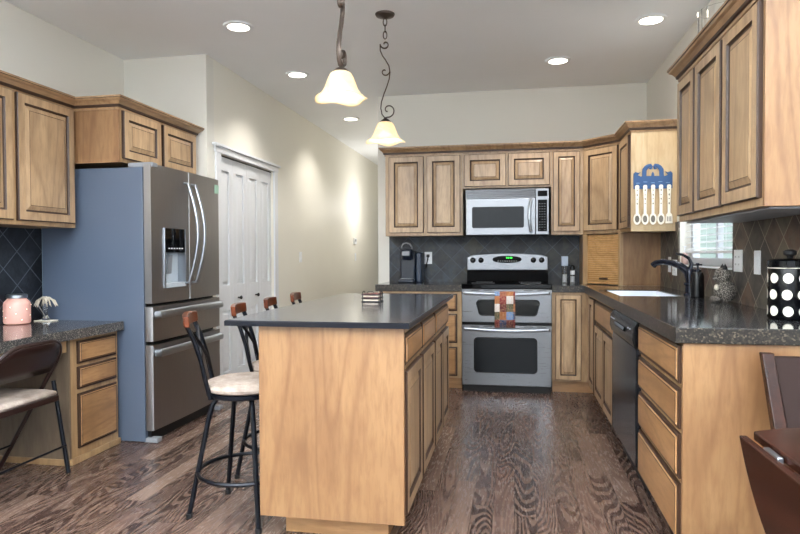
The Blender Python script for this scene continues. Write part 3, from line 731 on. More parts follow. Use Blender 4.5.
MB().prism([(-.067+.135*math.cos(2*PI*k/32), 5.8845, 1.135+.034*math.copysign(abs(math.sin(2*PI*k/32))**.8, math.sin(2*PI*k/32))) for k in range(32)], blk_key, (0, .0034, 0)).build('clock_panel', bg_)
q = MB()
for i, x in enumerate((-.074, -.060, -.042, -.028)): q.box((x, 5.8835, 1.143), (x+.009, 5.8842, 1.157), green_m)
q.build('clock_digits', bg_)
q = MB()
for i in range(9): q.box((-.155+i*.021, 5.8835, 1.118), (-.143+i*.021, 5.8842, 1.1225), white_pl)
q.build('button_row', bg_)
MB().box((-.10, 5.8865, 1.070), (-.035, 5.8878, 1.077), grey_pl).build('badge', bg_)

mw = thing('microwave', 'stainless over-the-range microwave with black window and keypad', 'microwave', (-.067, 5.8, 1.354))
MX0, MX1, MY, MZ0, MZ1 = -.430, .300, 5.612, 1.354, 1.768
box('body', (MX0, MY+.022, MZ0), (MX1, WB-.013, MZ1), blk, mw)
v_ = MB()
v_.box((MX0, MY+.004, 1.688), (.185, MY+.0215, MZ1-.002), steel)
for k in range(5): v_.prism([(MX0+.002, MY-.0005, 1.692+k*.015), (MX0+.002, MY-.0025, 1.701+k*.015), (MX0+.002, MY+.0039, 1.7045+k*.015), (MX0+.002, MY+.0039, 1.692+k*.015)], steel, (.612, 0, 0))
v_.build('vent_grille', mw)
md = MB().box((MX0, MY, MZ0+.003), (.185, MY+.0215, 1.684), steel).build('door', mw, .004)
MB().prism([(x, MY-.001, z) for x, z in ((-.375, 1.43), (-.365, 1.42), (.075, 1.42), (.085, 1.43), (.085, 1.60), (.075, 1.61), (-.365, 1.61), (-.375, 1.60))], mat('mw_window', '#15181b', .12, 0, Specular_IOR_Level=.25), (0, .003, 0)).build('window', md)
P = [(.145, MY, 1.385)]+[(.145-.014*math.sin(PI*i/10), MY-.012-.022*math.sin(PI*i/10), 1.39+.275*i/10) for i in range(11)]+[(.145, MY, 1.67)]
MB().tube(P, .012, steel_h, 10, flat=((1, 0, 0), 1.2, .7)).build('handle', md)
cp = MB().box((.188, MY, MZ0+.003), (MX1, MY+.0215, MZ1-.002), steel).build('control_panel', mw, .003)
MB().box((.205, MY-.002, 1.385), (.285, MY-.0003, 1.665), blk_key).build('keypad', cp)
MB().box((.203, MY-.002, 1.695), (.287, MY-.0003, 1.745), blk_key).build('display', cp)
q = MB()
for r in range(11):
    for k in range(3):
        if (r, k) in ((0, 1), (4, 0)): continue
        q.box((.216+k*.022, MY-.0028, 1.397+r*.023), (.225+k*.022, MY-.0021, 1.401+r*.023), grey_pl)
q.build('button', cp)

# towel over the upper oven handle
tw = mat('patchwork_cloth', '#a06040', .9); _n = N(tw); _s = _n.n('ShaderNodeSeparateXYZ'); _t = _n.n('ShaderNodeTexCoord'); _n.l(_t.outputs['Object'], _s.inputs[0])
_i = _n.math('FLOOR', _n.math('DIVIDE', _n.math('ADD', _s.outputs[0], .5), .057)); _j = _n.math('FLOOR', _n.math('DIVIDE', _s.outputs[2], .067))
_k = _n.math('FRACT', _n.math('ADD', _n.math('MULTIPLY', _i, .37), _n.math('MULTIPLY', _j, .23)))
_c = _n.ramp(_k, [(0, '#d8d4d2'), (.14, '#a4643c'), (.30, '#5d1f2c'), (.44, '#5f8fc0'), (.58, '#7c2230'), (.72, '#3e4a3a'), (.82, '#8f4a3a'), (.90, '#34486f')], 'CONSTANT')
_f = _n.noise(_t.outputs['Object'], 90, 3).outputs['Fac']; _n.l(_n.mix(_n.ramp(_f, [(.4, 0.), (.75, .6)]), _c, '#c9a27c'), _n.b.inputs['Base Color'])
q = MB(); nx = 12
prof = [(5.3105, .745), (5.3095, .80), (5.309, .835), (5.307, .850), (5.296, .868), (5.280, .868), (5.273, .850), (5.2725, .80), (5.273, .72), (5.274, .64), (5.276, .565)]
vs = []; fs = []
for i in range(nx+1):
    x = -.163+.170*i/nx
    for j, (y, z) in enumerate(prof): vs.append((x, y - (.004+.004*math.sin(i*1.1) if j > 6 else 0), z))
n2 = len(prof)
for i in range(nx):
    for j in range(n2-1): fs.append((i*n2+j, (i+1)*n2+j, (i+1)*n2+j+1, i*n2+j+1))
q.add(vs, fs, tw); tag(q.build('dish_towel', solid=.003, smooth=60), 'patchwork kitchen towel hanging over the upper oven handle', 'towel')

# ================================================================== LIGHTS IN THE CEILING
def can(x, y, label, on=True):
    t_ = thing('recessed_light', label, 'ceiling light', (x, y, CH-.012), 'recessed ceiling lights')
    MB().lathe([(.075, .0), (.098, .002), (.102, .0115), (.08, .0115), (.076, .008)], (x, y, CH-.012), white_pl, 32, cap=False).build('trim_ring', t_)
    MB().lathe([(0, .002), (.072, .002), (.074, .0115)], (x, y, CH-.012), can_m, 32).build('lamp_face', t_)
    l = bpy.data.lights.new('recessed_light_lamp', 'SPOT'); l.energy = 40; l.color = (1, .95, .89); l.spot_size = math.radians(125); l.spot_blend = .7; l.shadow_soft_size = .07
    o = bpy.data.objects.new('recessed_light_lamp', l); C.objects.link(o); o.location = (0, 0, -.03); o.parent = t_
can(-1.853, 3.985, 'round recessed ceiling light nearest the refrigerator cabinet, upper left')
can(-1.845, 5.135, 'recessed ceiling light between the other two lights beside the pantry wall')
can(-1.846, 6.92, 'farthest recessed ceiling light, at the hallway behind the far pendant')
can(.347, 5.174, 'recessed ceiling light above the range wall cabinets')
can(.897, 4.395, 'recessed ceiling light next to the upper right wall cabinet')
for x, y in ((-1.85, 2.6), (-.4, 1.0), (.7, 1.6), (-1.9, .6)):
    l = bpy.data.lights.new('ceiling_lamp', 'SPOT'); l.energy = 40; l.color = (1, .95, .89); l.spot_size = math.radians(125); l.spot_blend = .7; l.shadow_soft_size = .07
    o = bpy.data.objects.new('ceiling_lamp', l); C.objects.link(o); o.location = (x, y, CH-.03)
l = bpy.data.lights.new('hall_point_light', 'POINT'); l.energy = 16; l.color = (1, .97, .94); l.shadow_soft_size = .1  # unseen point light in mid-hall, without a fixture
o = bpy.data.objects.new('hall_point_light', l); C.objects.link(o); o.location = (-1.85, 9.0, 1.9)

def pendant(label):
    t_ = thing('pendant_light', label, 'pendant light', (0, 0, 0), 'pendant lights over the island')
    q = MB().lathe([(0, -.032), (.012, -.03), (.03, -.022), (.058, -.014), (.064, -.004), (.064, 0)], (0, 0, 0), bronze, 28); q.build('ceiling_canopy', t_)
    q = MB()
    def link(z, rot):
        pts = [(.012*math.cos(a)*math.cos(rot), .012*math.cos(a)*math.sin(rot), z+.026*math.sin(a)) for a in [2*PI*k/14 for k in range(14)]]
        q.tube(pts,   .0032, bronze, 6, closed=True)
    for i, z in enumerate((-.052, -.094, -.136)): link(z, i*PI/2)
    q.build('chain', t_)
    # S-scroll flat iron bar in the XZ plane
    q = MB(); pts = []
    def spiral(cx, cz, r0, r1, a0, a1, n=14):
        return [(cx+(r0+(r1-r0)*i/n)*math.cos(math.radians(a0+(a1-a0)*i/n)), 0, cz+(r0+(r1-r0)*i/n)*math.sin(math.radians(a0+(a1-a0)*i/n))) for i in range(n+1)]
    FL = ((0, 1, 0), 1.9, .62)
    top = spiral(.004, -.205, .006, .034, -60, -430-0, 18)[::1]
    top = spiral(.002, -.198, .008, .036, 300, 50+0, 16)
    a = spiral(.000, -.196, .008, .032, 520, 180, 24)   # upper curl, ends on its left side heading down
    main = a + [(-.032, 0, -.235), (-.018, 0, -.268), (.004, 0, -.300), (.024, 0, -.335), (.031, 0, -.375), (.026, 0, -.42), (.010, 0, -.47), (-.010, 0, -.52), (-.026, 0, -.57), (-.030, 0, -.61), (-.022, 0, -.65), (-.004, 0, -.672), (.014, 0, -.668)]
    main += spiral(.018, -.622, .046, .010, -80, 250, 22)
    q.tube(main, .0062, bronze, 8, flat=FL)
    q.tube(spiral(-.002, -.372, .032, .007, 10, -300, 16),   .0054, bronze, 8, flat=FL)
    q.build('scroll_stem', t_)
    zt = -.690
    MB().lathe([(.040, -.014), (.036, -.006), (.022, .006), (.010, .014), (.006, .022), (0, .023)], (0, 0, zt), bronze, 24).build('shade_cap', t_)
    prof = [(.036, -.012), (.048, -.020), (.058, -.038), (.068, -.065), (.078, -.092), (.094, -.116), (.114, -.133), (.124, -.137)]
    def wave(r, z, a):
        k = max(0, (r-.06)/.065)**1.5; return r*(1+.05*k*math.cos(4*a+.6)), z - .0075*k*math.cos(4*a+.6)
    q = MB(); vs = []; seg = 60
    for r, z in prof:
        for k in range(seg):
            an = 2*PI*k/seg; rr, zz = wave(r, z, an); vs.append((rr*math.cos(an), rr*math.sin(an), zt+zz))
    fs = [(i*seg+k, i*seg+(k+1) % seg, (i+1)*seg+(k+1) % seg, (i+1)*seg+k) for i in range(len(prof)-1) for k in range(seg)]
    q.add(vs, fs, shade_m).build('lamp_shade', t_, solid=.004, smooth=80)
    MB().ell((0, 0, zt-.088), (.025, .025, .032), bulb_m).build('bulb', t_)
    l = bpy.data.lights.new('pendant_lamp', 'POINT'); l.energy = 3.0; l.color = (1, .9, .74); l.shadow_soft_size = .03
    o = bpy.data.objects.new('pendant_lamp', l); C.objects.link(o); o.location = (0, 0, zt-.125); o.parent = t_
    return t_
p1 = pendant('farther bell-shaped glass pendant on a scrolled bronze stem, canopy visible on the ceiling')
p1.location = (-.827, 3.971, CH); p1.rotation_euler.z = .15
p2 = copy_tree(p1); p2['label'] = 'nearer and larger-looking bell glass pendant, its stem cut by the top of the picture'
p2.location = (-.805, 2.84, CH); p2.rotation_euler.z = .15+1.35

# ================================================================== STOOLS
def stool():
    t_ = thing('bar_stool', '', 'stool', (0, 0, 0))
    for i, a in enumerate((4, 114, 186, 283)):
        a = math.radians(a); c, s = math.cos(a), math.sin(a)
        pts = [(.09*c, .09*s, .548), (.125*c, .125*s, .540), (.150*c, .150*s, .505), (.165*c, .165*s, .45), (.213*c, .213*s, .22), (.255*c, .255*s, .012)]
        lg = MB().tube(pts, .0115, iron, 10).build('leg', t_)
        MB().lathe([(.014, 0), (.015, .02), (.012, .022)], (.255*c, .255*s, 0), blk_mt, 12).build('foot_cap', lg)
    MB().tube([(.216*math.cos(2*PI*k/40), .216*math.sin(2*PI*k/40), .20) for k in range(40)], .0095, iron, 8, closed=True).build('foot_ring', t_)
    MB().lathe([(.06, .545), (.17, .55), (.178, .556), (.178, .570), (.172, .574)], (0, 0, 0), iron, 36).build('seat_frame', t_)
    MB().lathe([(.170, .5745), (.181, .582), (.184, .594), (.176, .610), (.15, .619), (.09, .623), (0, .624)], (0, 0, 0), suede, 40).build('seat_cushion', t_)
    # back at -X side
    ends = []
    for sy in (-1, 1):
        pts = [(-.115, sy*.085, .550), (-.150, sy*.108, .556), (-.165, sy*.112, .62), (-.185, sy*.115, .72), (-.212, sy*.12, .81), (-.245, sy*.125, .885)]
        MB().tube(pts, .0115, iron, 10, flat=((0, 1, 0), 1.15, .85)).build('back_post', t_)
    for sy in (-1, 1):
        pts = [(-.168, sy*.110, .645), (-.183+.010*sy, sy*.045, .715), (-.202+.010*sy, -sy*.045, .785), (-.228, -sy*.118, .855)]
        MB().tube(pts, .0075, iron, 8, flat=((0, 1, 0), .8, 1.2)).build('cross_slat', t_)
    q = MB(); n_ = 10; P = []
    for i in range(n_+1):
        y = -.145+.29*i/n_; u = y/.145; x = -.257+.018*u*u; P.append((x, y))
    poly = []
    vs = []
    for x, y in P:
        u = y/.155; top = .928-.006*u*u
        vs += [(x-.011, y, .874), (x+.013, y, .874), (x+.008, y, top), (x-.016, y, top)]
    fs = [(i*4+k, i*4+(k+1) % 4, (i+1)*4+(k+1) % 4, (i+1)*4+k) for i in range(n_) for k in range(4)] + [(3, 2, 1, 0), (n_*4, n_*4+1, n_*4+2, n_*4+3)]
    q.add(vs, fs, cherry).build('top_rail', t_, .004)
    return t_
s0 = stool()
ST = [(-1.218, 2.668, .38, 'nearest of the four bar stools at the island, its round seat fully in view'),
      (-1.210, 3.14, .24, 'second bar stool from the front along the island, back cut by the worktop'),
      (-1.222, 3.60, .20, 'third bar stool from the front, only its wooden top rail above the worktop'),
      (-1.232, 4.07, .18, 'farthest bar stool, smallest wooden rail showing above the island worktop')]
for i, (x, y, a, lab) in enumerate(ST):
    o = s0 if i == 0 else copy_tree(s0)
    o.location = (x, y, 0); o.rotation_euler.z = a; o['label'] = lab; o['group'] = 'bar stools along the island'

# ================================================================== FOLDING CHAIR (left)
fch = thing('folding_chair', 'dark brown metal folding chair with beige padded seat at the desk', 'chair', (-2.52, 2.70, 0))
YN, YF = 2.475, 2.925
bx, bz = -2.355, .735; fx0 = -2.80
def lerp(a, b, t_): return tuple(a[i]+(b[i]-a[i])*t_ for i in range(3))
def back_pt(y, z): t_ = (bz-z)/bz; return (bx+(fx0-bx)*t_ if z < .5 else bx-.0-(.5*(bz-z)), y, z)
def Xp(z): return -2.80+(.445)*(z/.735)
# back posts continue down as front legs
U_ = []
for y, s in ((YN, 1), (YF, -1)):
    MB().tube([(Xp(.012), y, .012), (Xp(.3), y, .3), (Xp(.48), y, .48), (Xp(.56), y, .56)], .0125, brown_steel, 10).build('front_leg', fch)
    MB().tube([(-2.375, y+.018*s*-1, .012), (-2.415, y-.018*s, .25), (-2.46, y-.018*s, .51)], .0115, iron, 10).build('rear_leg', fch)
r = .13; pts = [(Xp(.56), YN, .56), (Xp(.62), YN, .62)]
for k in range(9):
    a = PI/2*k/8; y = YN+r-r*math.cos(a); z = .62+r*.95*math.sin(a); pts.append((Xp(z), y, z))
for k in range(9):
    a = PI/2*k/8; y = YF-r+r*math.sin(a); z = .62+r*.95*math.cos(a); pts.append((Xp(z), y, z))
pts += [(Xp(.62), YF, .62), (Xp(.56), YF, .56)]
MB().tube(pts, .0125, brown_steel, 10).build('back_frame', fch)
q = MB(); vs = []; n_ = 16
for i in range(n_+1):
    y = YN+.012+(YF-YN-.024)*i/n_; e = min(y-YN, YF-y); zt_ = .62+r*.95*math.sqrt(max(0, 1-((r-e)/r)**2)) - .006 if e < r else .62+r*.95-.006
    b_ = .018*(1-((y-2.7)/.225)**2)
    for j in range(5):
        z = .565+(zt_-.565)*j/4; vs.append((Xp(z)+b_+.004, y, z))
q.add(vs, [(i*5+j, (i+1)*5+j, (i+1)*5+j+1, i*5+j+1) for i in range(n_) for j in range(4)], brown_steel).build('backrest', fch, solid=.004, smooth=60)
# seat
sc = [(-2.385, YN+.03), (-2.385, YF-.03), (-2.42, YF-.018), (-2.78, YF-.02), (-2.81, YF-.05), (-2.815, 2.7), (-2.81, YN+.05), (-2.78, YN+.02), (-2.42, YN+.018)]
MB().prism([(x, y) for x, y in sc], brown_steel, z0=.415, z1=.445).build('seat_pan', fch, .004)
cx_, cy_ = -2.60, 2.70; q = MB(); lv = [(0.94, .445), (.97, .455), (.95, .468), (.86, .476), (.5, .482)]; vs = []
for k, z in lv:
    for x, y in sc: vs.append((cx_+(x-cx_)*k, cy_+(y-cy_)*k, z))
m_ = len(sc); q.add(vs, [(i*m_+j, i*m_+(j+1) % m_, (i+1)*m_+(j+1) % m_, (i+1)*m_+j) for i in range(len(lv)-1) for j in range(m_)]+[[(len(lv)-1)*m_+j for j in range(m_)]], suede).build('seat_cushion', fch, smooth=60)
MB().tube([(-2.388, YN-.018, .16), (-2.388, YF+.018, .16)], .006, iron, 8).build('rear_crossbar', fch)
MB().tube([(Xp(.15), YN, .15), (Xp(.15), YF, .15)], .006, iron, 8).build('front_crossbar', fch)

# ================================================================== DROP-LEAF TABLE AND CHAIR (right)
tcx, tcy, R = .83, 1.213, .50
tbl = thing('drop_leaf_table', 'dark mahogany round drop-leaf table with its near leaf hanging, lower right', 'table', (tcx, tcy, 0))
xc = .578; a0 = math.acos((xc-tcx)/R)
n_ = 40; arc = [(tcx+R*math.cos(-a0+2*a0*k/n_), tcy+R*math.sin(-a0+2*a0*k/n_)) for k in range(n_+1)]
MB().prism(arc, dark_wood, z0=.727, z1=.75).build('tabletop', tbl, .004)
a1 = PI-a0; lf = [(tcx-R*math.cos(-a1+2*a1*k/24), tcy+R*math.sin(-a1+2*a1*k/24)) for k in range(25)]
# leaf: rotate down about the hinge line x = xc
pl = [(.545, y, .738-(xc-x)) for x, y in lf]
MB().prism(pl, dark_wood, (.019, 0, 0)).build('drop_leaf', tbl, .003)
for y in (1.50, 1.0): MB().box((.562, y-.04, .728), (.575, y+.04, .742), steel_h).build('hinge', tbl, .002)
MB().box((.66, .90, .65), (1.00, 1.53, .7265), dark_wood).build('apron', tbl, .003)
MB().lathe([(.05, .03), (.06, .06), (.045, .12), (.035, .2), (.055, .35), (.06, .42), (.04, .5), (.035, .58), (.06, .649)], (tcx, tcy, 0), dark_wood, 24).build('pedestal', tbl)
for k in range(4):
    a = PI/4+k*PI/2; c, s = math.cos(a), math.sin(a)
    MB().tube([(tcx+.04*c, tcy+.04*s, .12), (tcx+.16*c, tcy+.16*s, .11), (tcx+.30*c, tcy+.30*s, .03)], [.03, .026, .018], dark_wood, 10).build('foot', tbl)
dc = thing('dining_chair', 'dark wooden dining chair with brown leather back behind the drop-leaf table', 'chair', (1.04, 2.10, 0))
def cx(dx): return 1.055+dx
for sx in (-1, 1):
    MB().prism([(cx(sx*.20)-.016, 2.315, .842), (cx(sx*.20)-.016, 2.345, .842), (cx(sx*.195)-.016, 2.255, .60), (cx(sx*.185)-.016, 2.20, .44), (cx(sx*.185)-.016, 2.26, .012), (cx(sx*.185)-.016, 2.225, .012), (cx(sx*.185)-.016, 2.155, .44), (cx(sx*.195)-.016, 2.215, .60)], dark_wood, (.040, 0, 0)).build('back_post', dc, .004)
    MB().prism([(cx(sx*.185)-.018, 1.82, .42), (cx(sx*.185)-.018, 1.86, .42), (cx(sx*.185)-.015, 1.85, 0), (cx(sx*.185)-.015, 1.825, 0)], dark_wood, (.034, 0, 0)).build('front_leg', dc, .003)
MB().prism([(cx(-.182), 2.325, .828), (cx(-.182), 2.338, .832), (cx(-.182), 2.245, .585), (cx(-.182), 2.195, .47), (cx(-.182), 2.180, .47), (cx(-.182), 2.225, .60)], leather, (.364, 0, 0)).build('backrest', dc, .008)
MB().box((cx(-.20), 1.81, .42), (cx(.20), 2.17, .455), dark_wood).build('seat_frame', dc, .004)
MB().box((cx(-.19), 1.82, .456), (cx(.19), 2.15, .50), leather).build('seat', dc, .018, )

# ================================================================== SMALL THINGS
CT = .9185
# canister with plain oval spots
cn = thing('canister', 'black lidded canister covered with pale oval spots, right end of the worktop', 'canister', (1.102, 2.76, CT))
R_ = .078; c0 = (1.102, 2.76, CT)
MB().lathe([(R_-.004, 0), (R_, .006), (R_, .205), (R_-.003, .21)], c0, blk_gl, 40).build('jar', cn)
MB().lathe([(R_-.002, .2105), (R_+.003, .212), (R_+.003, .236), (R_-.01, .244), (.02, .246)], c0, blk_gl, 40).build('lid', cn)
MB().lathe([(.010, .2465), (.012, .255), (.024, .262), (.024, .276), (.012, .282), (0, .283)], c0, blk_mt, 20).build('lid_knob', cn)
MB().lathe([(R_+.0005, .206), (R_+.0015, .2075), (R_+.0005, .209)], c0, ivory, 40, cap=False).build('rim_line', cn)
q = MB()
for row in range(3):
    for k in range(9):
        a = math.radians(205+k*40-(0 if row % 2 == 0 else 3)); zc = .035+.066*row; vs = [Vector((c0[0]+(R_+.0012)*math.cos(a), c0[1]+(R_+.0012)*math.sin(a), c0[2]+zc))]
        for j in range(20):
            b_ = 2*PI*j/20; aa = a+.0185/R_*math.cos(b_); vs.append(Vector((c0[0]+(R_+.0012)*math.cos(aa), c0[1]+(R_+.0012)*math.sin(aa), c0[2]+zc+.0205*math.sin(b_))))
        q.add(vs, [(0, j, j % 20+1) for j in range(1, 21)], ivory)
q.build('oval_spots', cn)

# stone-textured animal figurine
stone = mat('stippled_stone', '#6a655e', .8); _n = N(stone); _f = _n.n('ShaderNodeTexVoronoi'); _f.inputs['Scale'].default_value = 160; _n.l(_n.coord((1, 1, 1), False), _f.inputs['Vector'])
_n.l(_n.ramp(_f.outputs['Distance'], [(.1, '#b5aea4'), (.45, '#6b655e'), (.7, '#35312e')]), _n.b.inputs['Base Color']); _n.bump(_f.outputs['Distance'], .6, .004)
fg = thing('animal_figurine', 'squat stippled grey animal figurine on the worktop below the double outlet', 'figurine', (1.115, 3.60, CT))
q = MB().ell((1.118, 3.60, CT+.062), (.058, .060, .062), stone).ell((1.105, 3.60, CT+.148), (.042, .044, .042), stone).ell((1.070, 3.585, CT+.135), (.020, .020, .018), stone)
q.ell((1.075, 3.60, CT+.02), (.030, .045, .020), stone); q.build('body', fg)
for dy in (-.022, .022): MB().lathe([(.014, 0), (.010, .015), (0, .032)], (1.112, 3.60+dy, CT+.180), blk_mt, 10).build('ear', fg)
MB().ell((1.066, 3.565, CT+.085), (.012, .014, .016), ivory).build('paw', fg)

# faucet
fa = thing('faucet', 'dark arched single-lever kitchen faucet behind the sink', 'faucet', (1.11, 4.24, CT))
FY = 4.24; FXb = 1.11
MB().lathe([(.038, 0), (.038, .008), (.030, .014), (.028, .06), (.036, .065), (.036, .078), (.028, .085), (.030, .15), (.024, .168), (0, .172)], (FXb, FY, CT), fauc_m, 24).build('body', fa)
P = [(FXb, FY, CT+.10), (FXb-.012, FY+.01, CT+.150), (FXb-.045, FY+.04, CT+.185), (FXb-.09, FY+.08, CT+.205), (FXb-.135, FY+.12, CT+.212), (FXb-.175, FY+.155, CT+.203), (FXb-.19, FY+.168, CT+.186)]
MB().tube(P, [.027, .026, .023, .020, .019, .020, .022], fauc_m, 16).build('spout', fa)
P = [(FXb, FY, CT+.165), (FXb+.008, FY, CT+.20), (FXb-.004, FY+.01, CT+.235), (FXb-.035, FY+.04, CT+.258), (FXb-.065, FY+.07, CT+.265)]
MB().tube(P, [.022, .019, .015, .012, .008], fauc_m, 12, flat=((0, 1, 0), 1.3, .6)).build('lever', fa)
sd_ = thing('soap_dispenser', 'black soap bottle with cross-shaped pump beside the faucet', 'bottle', (1.095, 4.02, CT))
MB().lathe([(.036, 0), (.039, .004), (.038, .05), (.036, .13), (.030, .15), (.022, .156)], (1.095, 4.02, CT), blk, 24).build('bottle', sd_)
MB().lathe([(.022, .1565), (.022, .166), (.012, .172), (.006, .176), (.006, .20), (.010, .202), (.010, .208), (0, .209)], (1.095, 4.02, CT), fauc_m, 20).build('pump', sd_)
MB().tube([(1.070, 4.02, CT+.196), (1.120, 4.02, CT+.198)], .005, fauc_m, 8).build('nozzle', sd_)
# soap bottle on the sill
sp_ = thing('hand_soap_bottle', 'small pinkish pump bottle on the window sill at its far end', 'bottle', (1.225, 4.80, WZ0))
pk = mat('pink_soap', '#c6a59c', .3)
MB().lathe([(.022, 0), (.024, .004), (.022, .07), (.012, .085)], (1.222, 4.81, WZ0+.0005), pk, 20).build('bottle', sp_)
MB().lathe([(.010, .0855), (.010, .10), (.004, .102), (.004, .125), (.012, .127), (.012, .134), (0, .135)], (1.222, 4.81, WZ0), white_pl, 16).build('pump', sp_)

# wall plates
def plate(label, P0, axis, w_, h_, kind):
    t_ = thing('outlet' if kind == 'outlet' else 'light_switch', label, 'outlet' if kind == 'outlet' else 'switch', P0)
    x, y, z = P0; d = .006
    def bb(u0, u1, z0, z1, d0, d1, m):
        if axis == 'X-': return ((x-d1, y+u0, z+z0), (x-d0, y+u1, z+z1), m)
        if axis == 'X+': return ((x+d0, y+u0, z+z0), (x+d1, y+u1, z+z1), m)
        return ((x+u0, y-d1, z+z0), (x+u1, y-d0, z+z1), m)
    MB().box(*bb(-w_/2, w_/2, -h_/2, h_/2, 0, d, white_pl)).build('cover_plate', t_, .0015)
    g_ = int(round(w_/.075)) or 1
    for k in range(g_):
        c_ = (k-(g_-1)/2)*.046
        if kind == 'outlet':
            q = MB()
            for zc in (-.02, .02):
                q.box(*bb(c_-.016, c_+.016, zc-.013, zc+.013, d, d+.002, white_pl))
                q.box(*bb(c_-.008, c_-.005, zc-.004, zc+.006, d+.002, d+.0025, blk_mt)); q.box(*bb(c_+.005, c_+.008, zc-.004, zc+.006, d+.002, d+.0025, blk_mt))
            q.build('receptacle', t_)
        else:
            MB().box(*bb(c_-.015, c_+.015, -.032, .032, d, d+.004, white_pl)).build('rocker', t_, .001)
    return t_
plate('wide white outlet plate on the slate wall beside the window', (XR+.0005, 3.592, 1.145), 'X-', .12, .118, 'outlet')
plate('narrow white switch plate on the slate wall above the canister', (XR+.0005, 3.325, 1.140), 'X-', .075, .118, 'switch')
plate('white outlet plate on the slate wall behind the faucet spout', (XR+.0005, 5.08, 1.10), 'X-', .075, .118, 'outlet')
pl_o = plate('white outlet behind the sink window corner, next to the faucet lever', (XR+.0005, 4.93, 1.08), 'X-', .12, .118, 'outlet')
plate('white outlet with a black plug on the slate wall beside the coffee maker', (-.828, YB-.0005, 1.150), 'Y-', .075, .118, 'outlet')
plate('white light switch on the pantry wall right of the bifold doors', (WP+.0005, 6.62, 1.16), 'X+', .075, .118, 'switch')
plate('small white light switch far down the hallway wall, below the thermostat', (WP+.0005, 9.05, 1.15), 'X+', .075, .118, 'switch')
th = thing('thermostat', 'small white thermostat on the far hallway wall', 'thermostat', (WP+.0005, 9.0, 1.39))
MB().box((WP+.0005, 8.94, 1.34), (WP+.025, 9.06, 1.43), white_pl).build('housing', th, .004); MB().box((WP+.0255, 8.96, 1.38), (WP+.027, 9.03, 1.415), grey_pl).build('display', th)
an = thing('tile_edge_button', 'small round chrome hook on the strip between the dark tiles and the refrigerator', 'hook', (WL+.034, 3.584, 1.11))
MB().lathe([(.012, 0), (.012, .004), (.005, .008), (.005, .016), (.010, .018), (.010, .024), (0, .026)], (0, 0, 0), chrome, 16).xf(Matrix.Translation((WL+.0222, 3.584, 1.115)) @ Matrix.Rotation(PI/2, 4, 'Y')).build('hook_knob', an)
an.name = 'wall_hook'

# coffee maker
cm = thing('coffee_maker', 'blue black pod coffee maker with raised handle on the left back worktop', 'coffee maker', (-.985, 5.83, CT))
MB().prism([(-1.075, 5.80, CT), (-1.075, 5.97, CT), (-1.075, 5.97, CT+.30), (-1.075, 5.80, CT+.30)], navy_blk, (.155, 0, 0)).build('housing', cm, .02)
MB().box((-1.072, 5.71, CT), (-.925, 5.80, CT+.035), navy_blk).build('drip_base', cm, .008)
MB().box((-1.06, 5.72, CT+.0355), (-.94, 5.795, CT+.040), grey_pl).build('drip_tray', cm, .002)
MB().lathe([(.045, .215), (.052, .225), (.058, .30), (.05, .315), (.03, .32)], (-.998, 5.765, CT), navy_blk, 24).build('brew_head', cm)
MB().box((-1.035, 5.7055, CT+.255), (-.965, 5.712, CT+.295), grey_pl).build('control_strip', cm, .002)
MB().tube([(-1.045, 5.79, CT+.30), (-1.047, 5.76, CT+.335), (-1.03, 5.735, CT+.365), (-.998, 5.725, CT+.375), (-.966, 5.735, CT+.365), (-.949, 5.76, CT+.335), (-.951, 5.79, CT+.30)], .0075, grey_pl, 10).build('lift_handle', cm)
MB().box((-.918, 5.79, CT), (-.865, 5.965, CT+.285), mat('water_tank', '#1b2a40', .35)).build('water_tank', cm, .012)
MB().tube([(-.868, 5.975, CT+.12), (-.85, 5.985, CT+.14), (-.838, 5.985, CT+.19), (-.828, 5.98, CT+.235), (-.828, 5.996, CT+.25)], .006, blk_mt, 8).build('power_cord', cm)
MB().box((-.842, 5.972, CT+.238), (-.814, 5.998, CT+.266), blk_mt).build('plug', cm, .004)

# grinders right of the range
def grinder(label, x, y, hh, head, lblm):
    t_ = thing('spice_grinder', label, 'grinder', (x, y, CT), 'spice grinders right of the range')
    MB().lathe([(.020, 0), (.022, .004), (.020, .02), (.0195, hh)], (x, y, CT), glassm, 20).build('glass_body', t_)
    MB().lathe([(.0165, .005), (.0165, hh*.5), (0, hh*.52)], (x, y, CT), lblm, 16).build('filling', t_)
    if head: MB().box((x-.030, y-.018, CT+hh+.0005), (x+.030, y+.018, CT+hh+.09), mat('grinder_head', '#a9b7c8', .35)).build('square_head', t_, .004)
    else: MB().lathe([(.021, hh+.0005), (.022, hh+.02), (.018, hh+.035), (.008, hh+.042), (0, hh+.043)], (x, y, CT), blk, 20).build('cap', t_)
    return t_
grinder('taller grinder with square silver head right of the range', .455, 5.86, .155, True, white_pl)
g2 = grinder('shorter glass grinder with black cap and white label, beside the appliance garage', .525, 5.86, .12, False, white_pl)
MB().lathe([(.0202, .075), (.0206, .076), (.0206, .112), (.0202, .113)], (.525, 5.86, CT), white_pl, 20, cap=False).build('paper_label', g2)

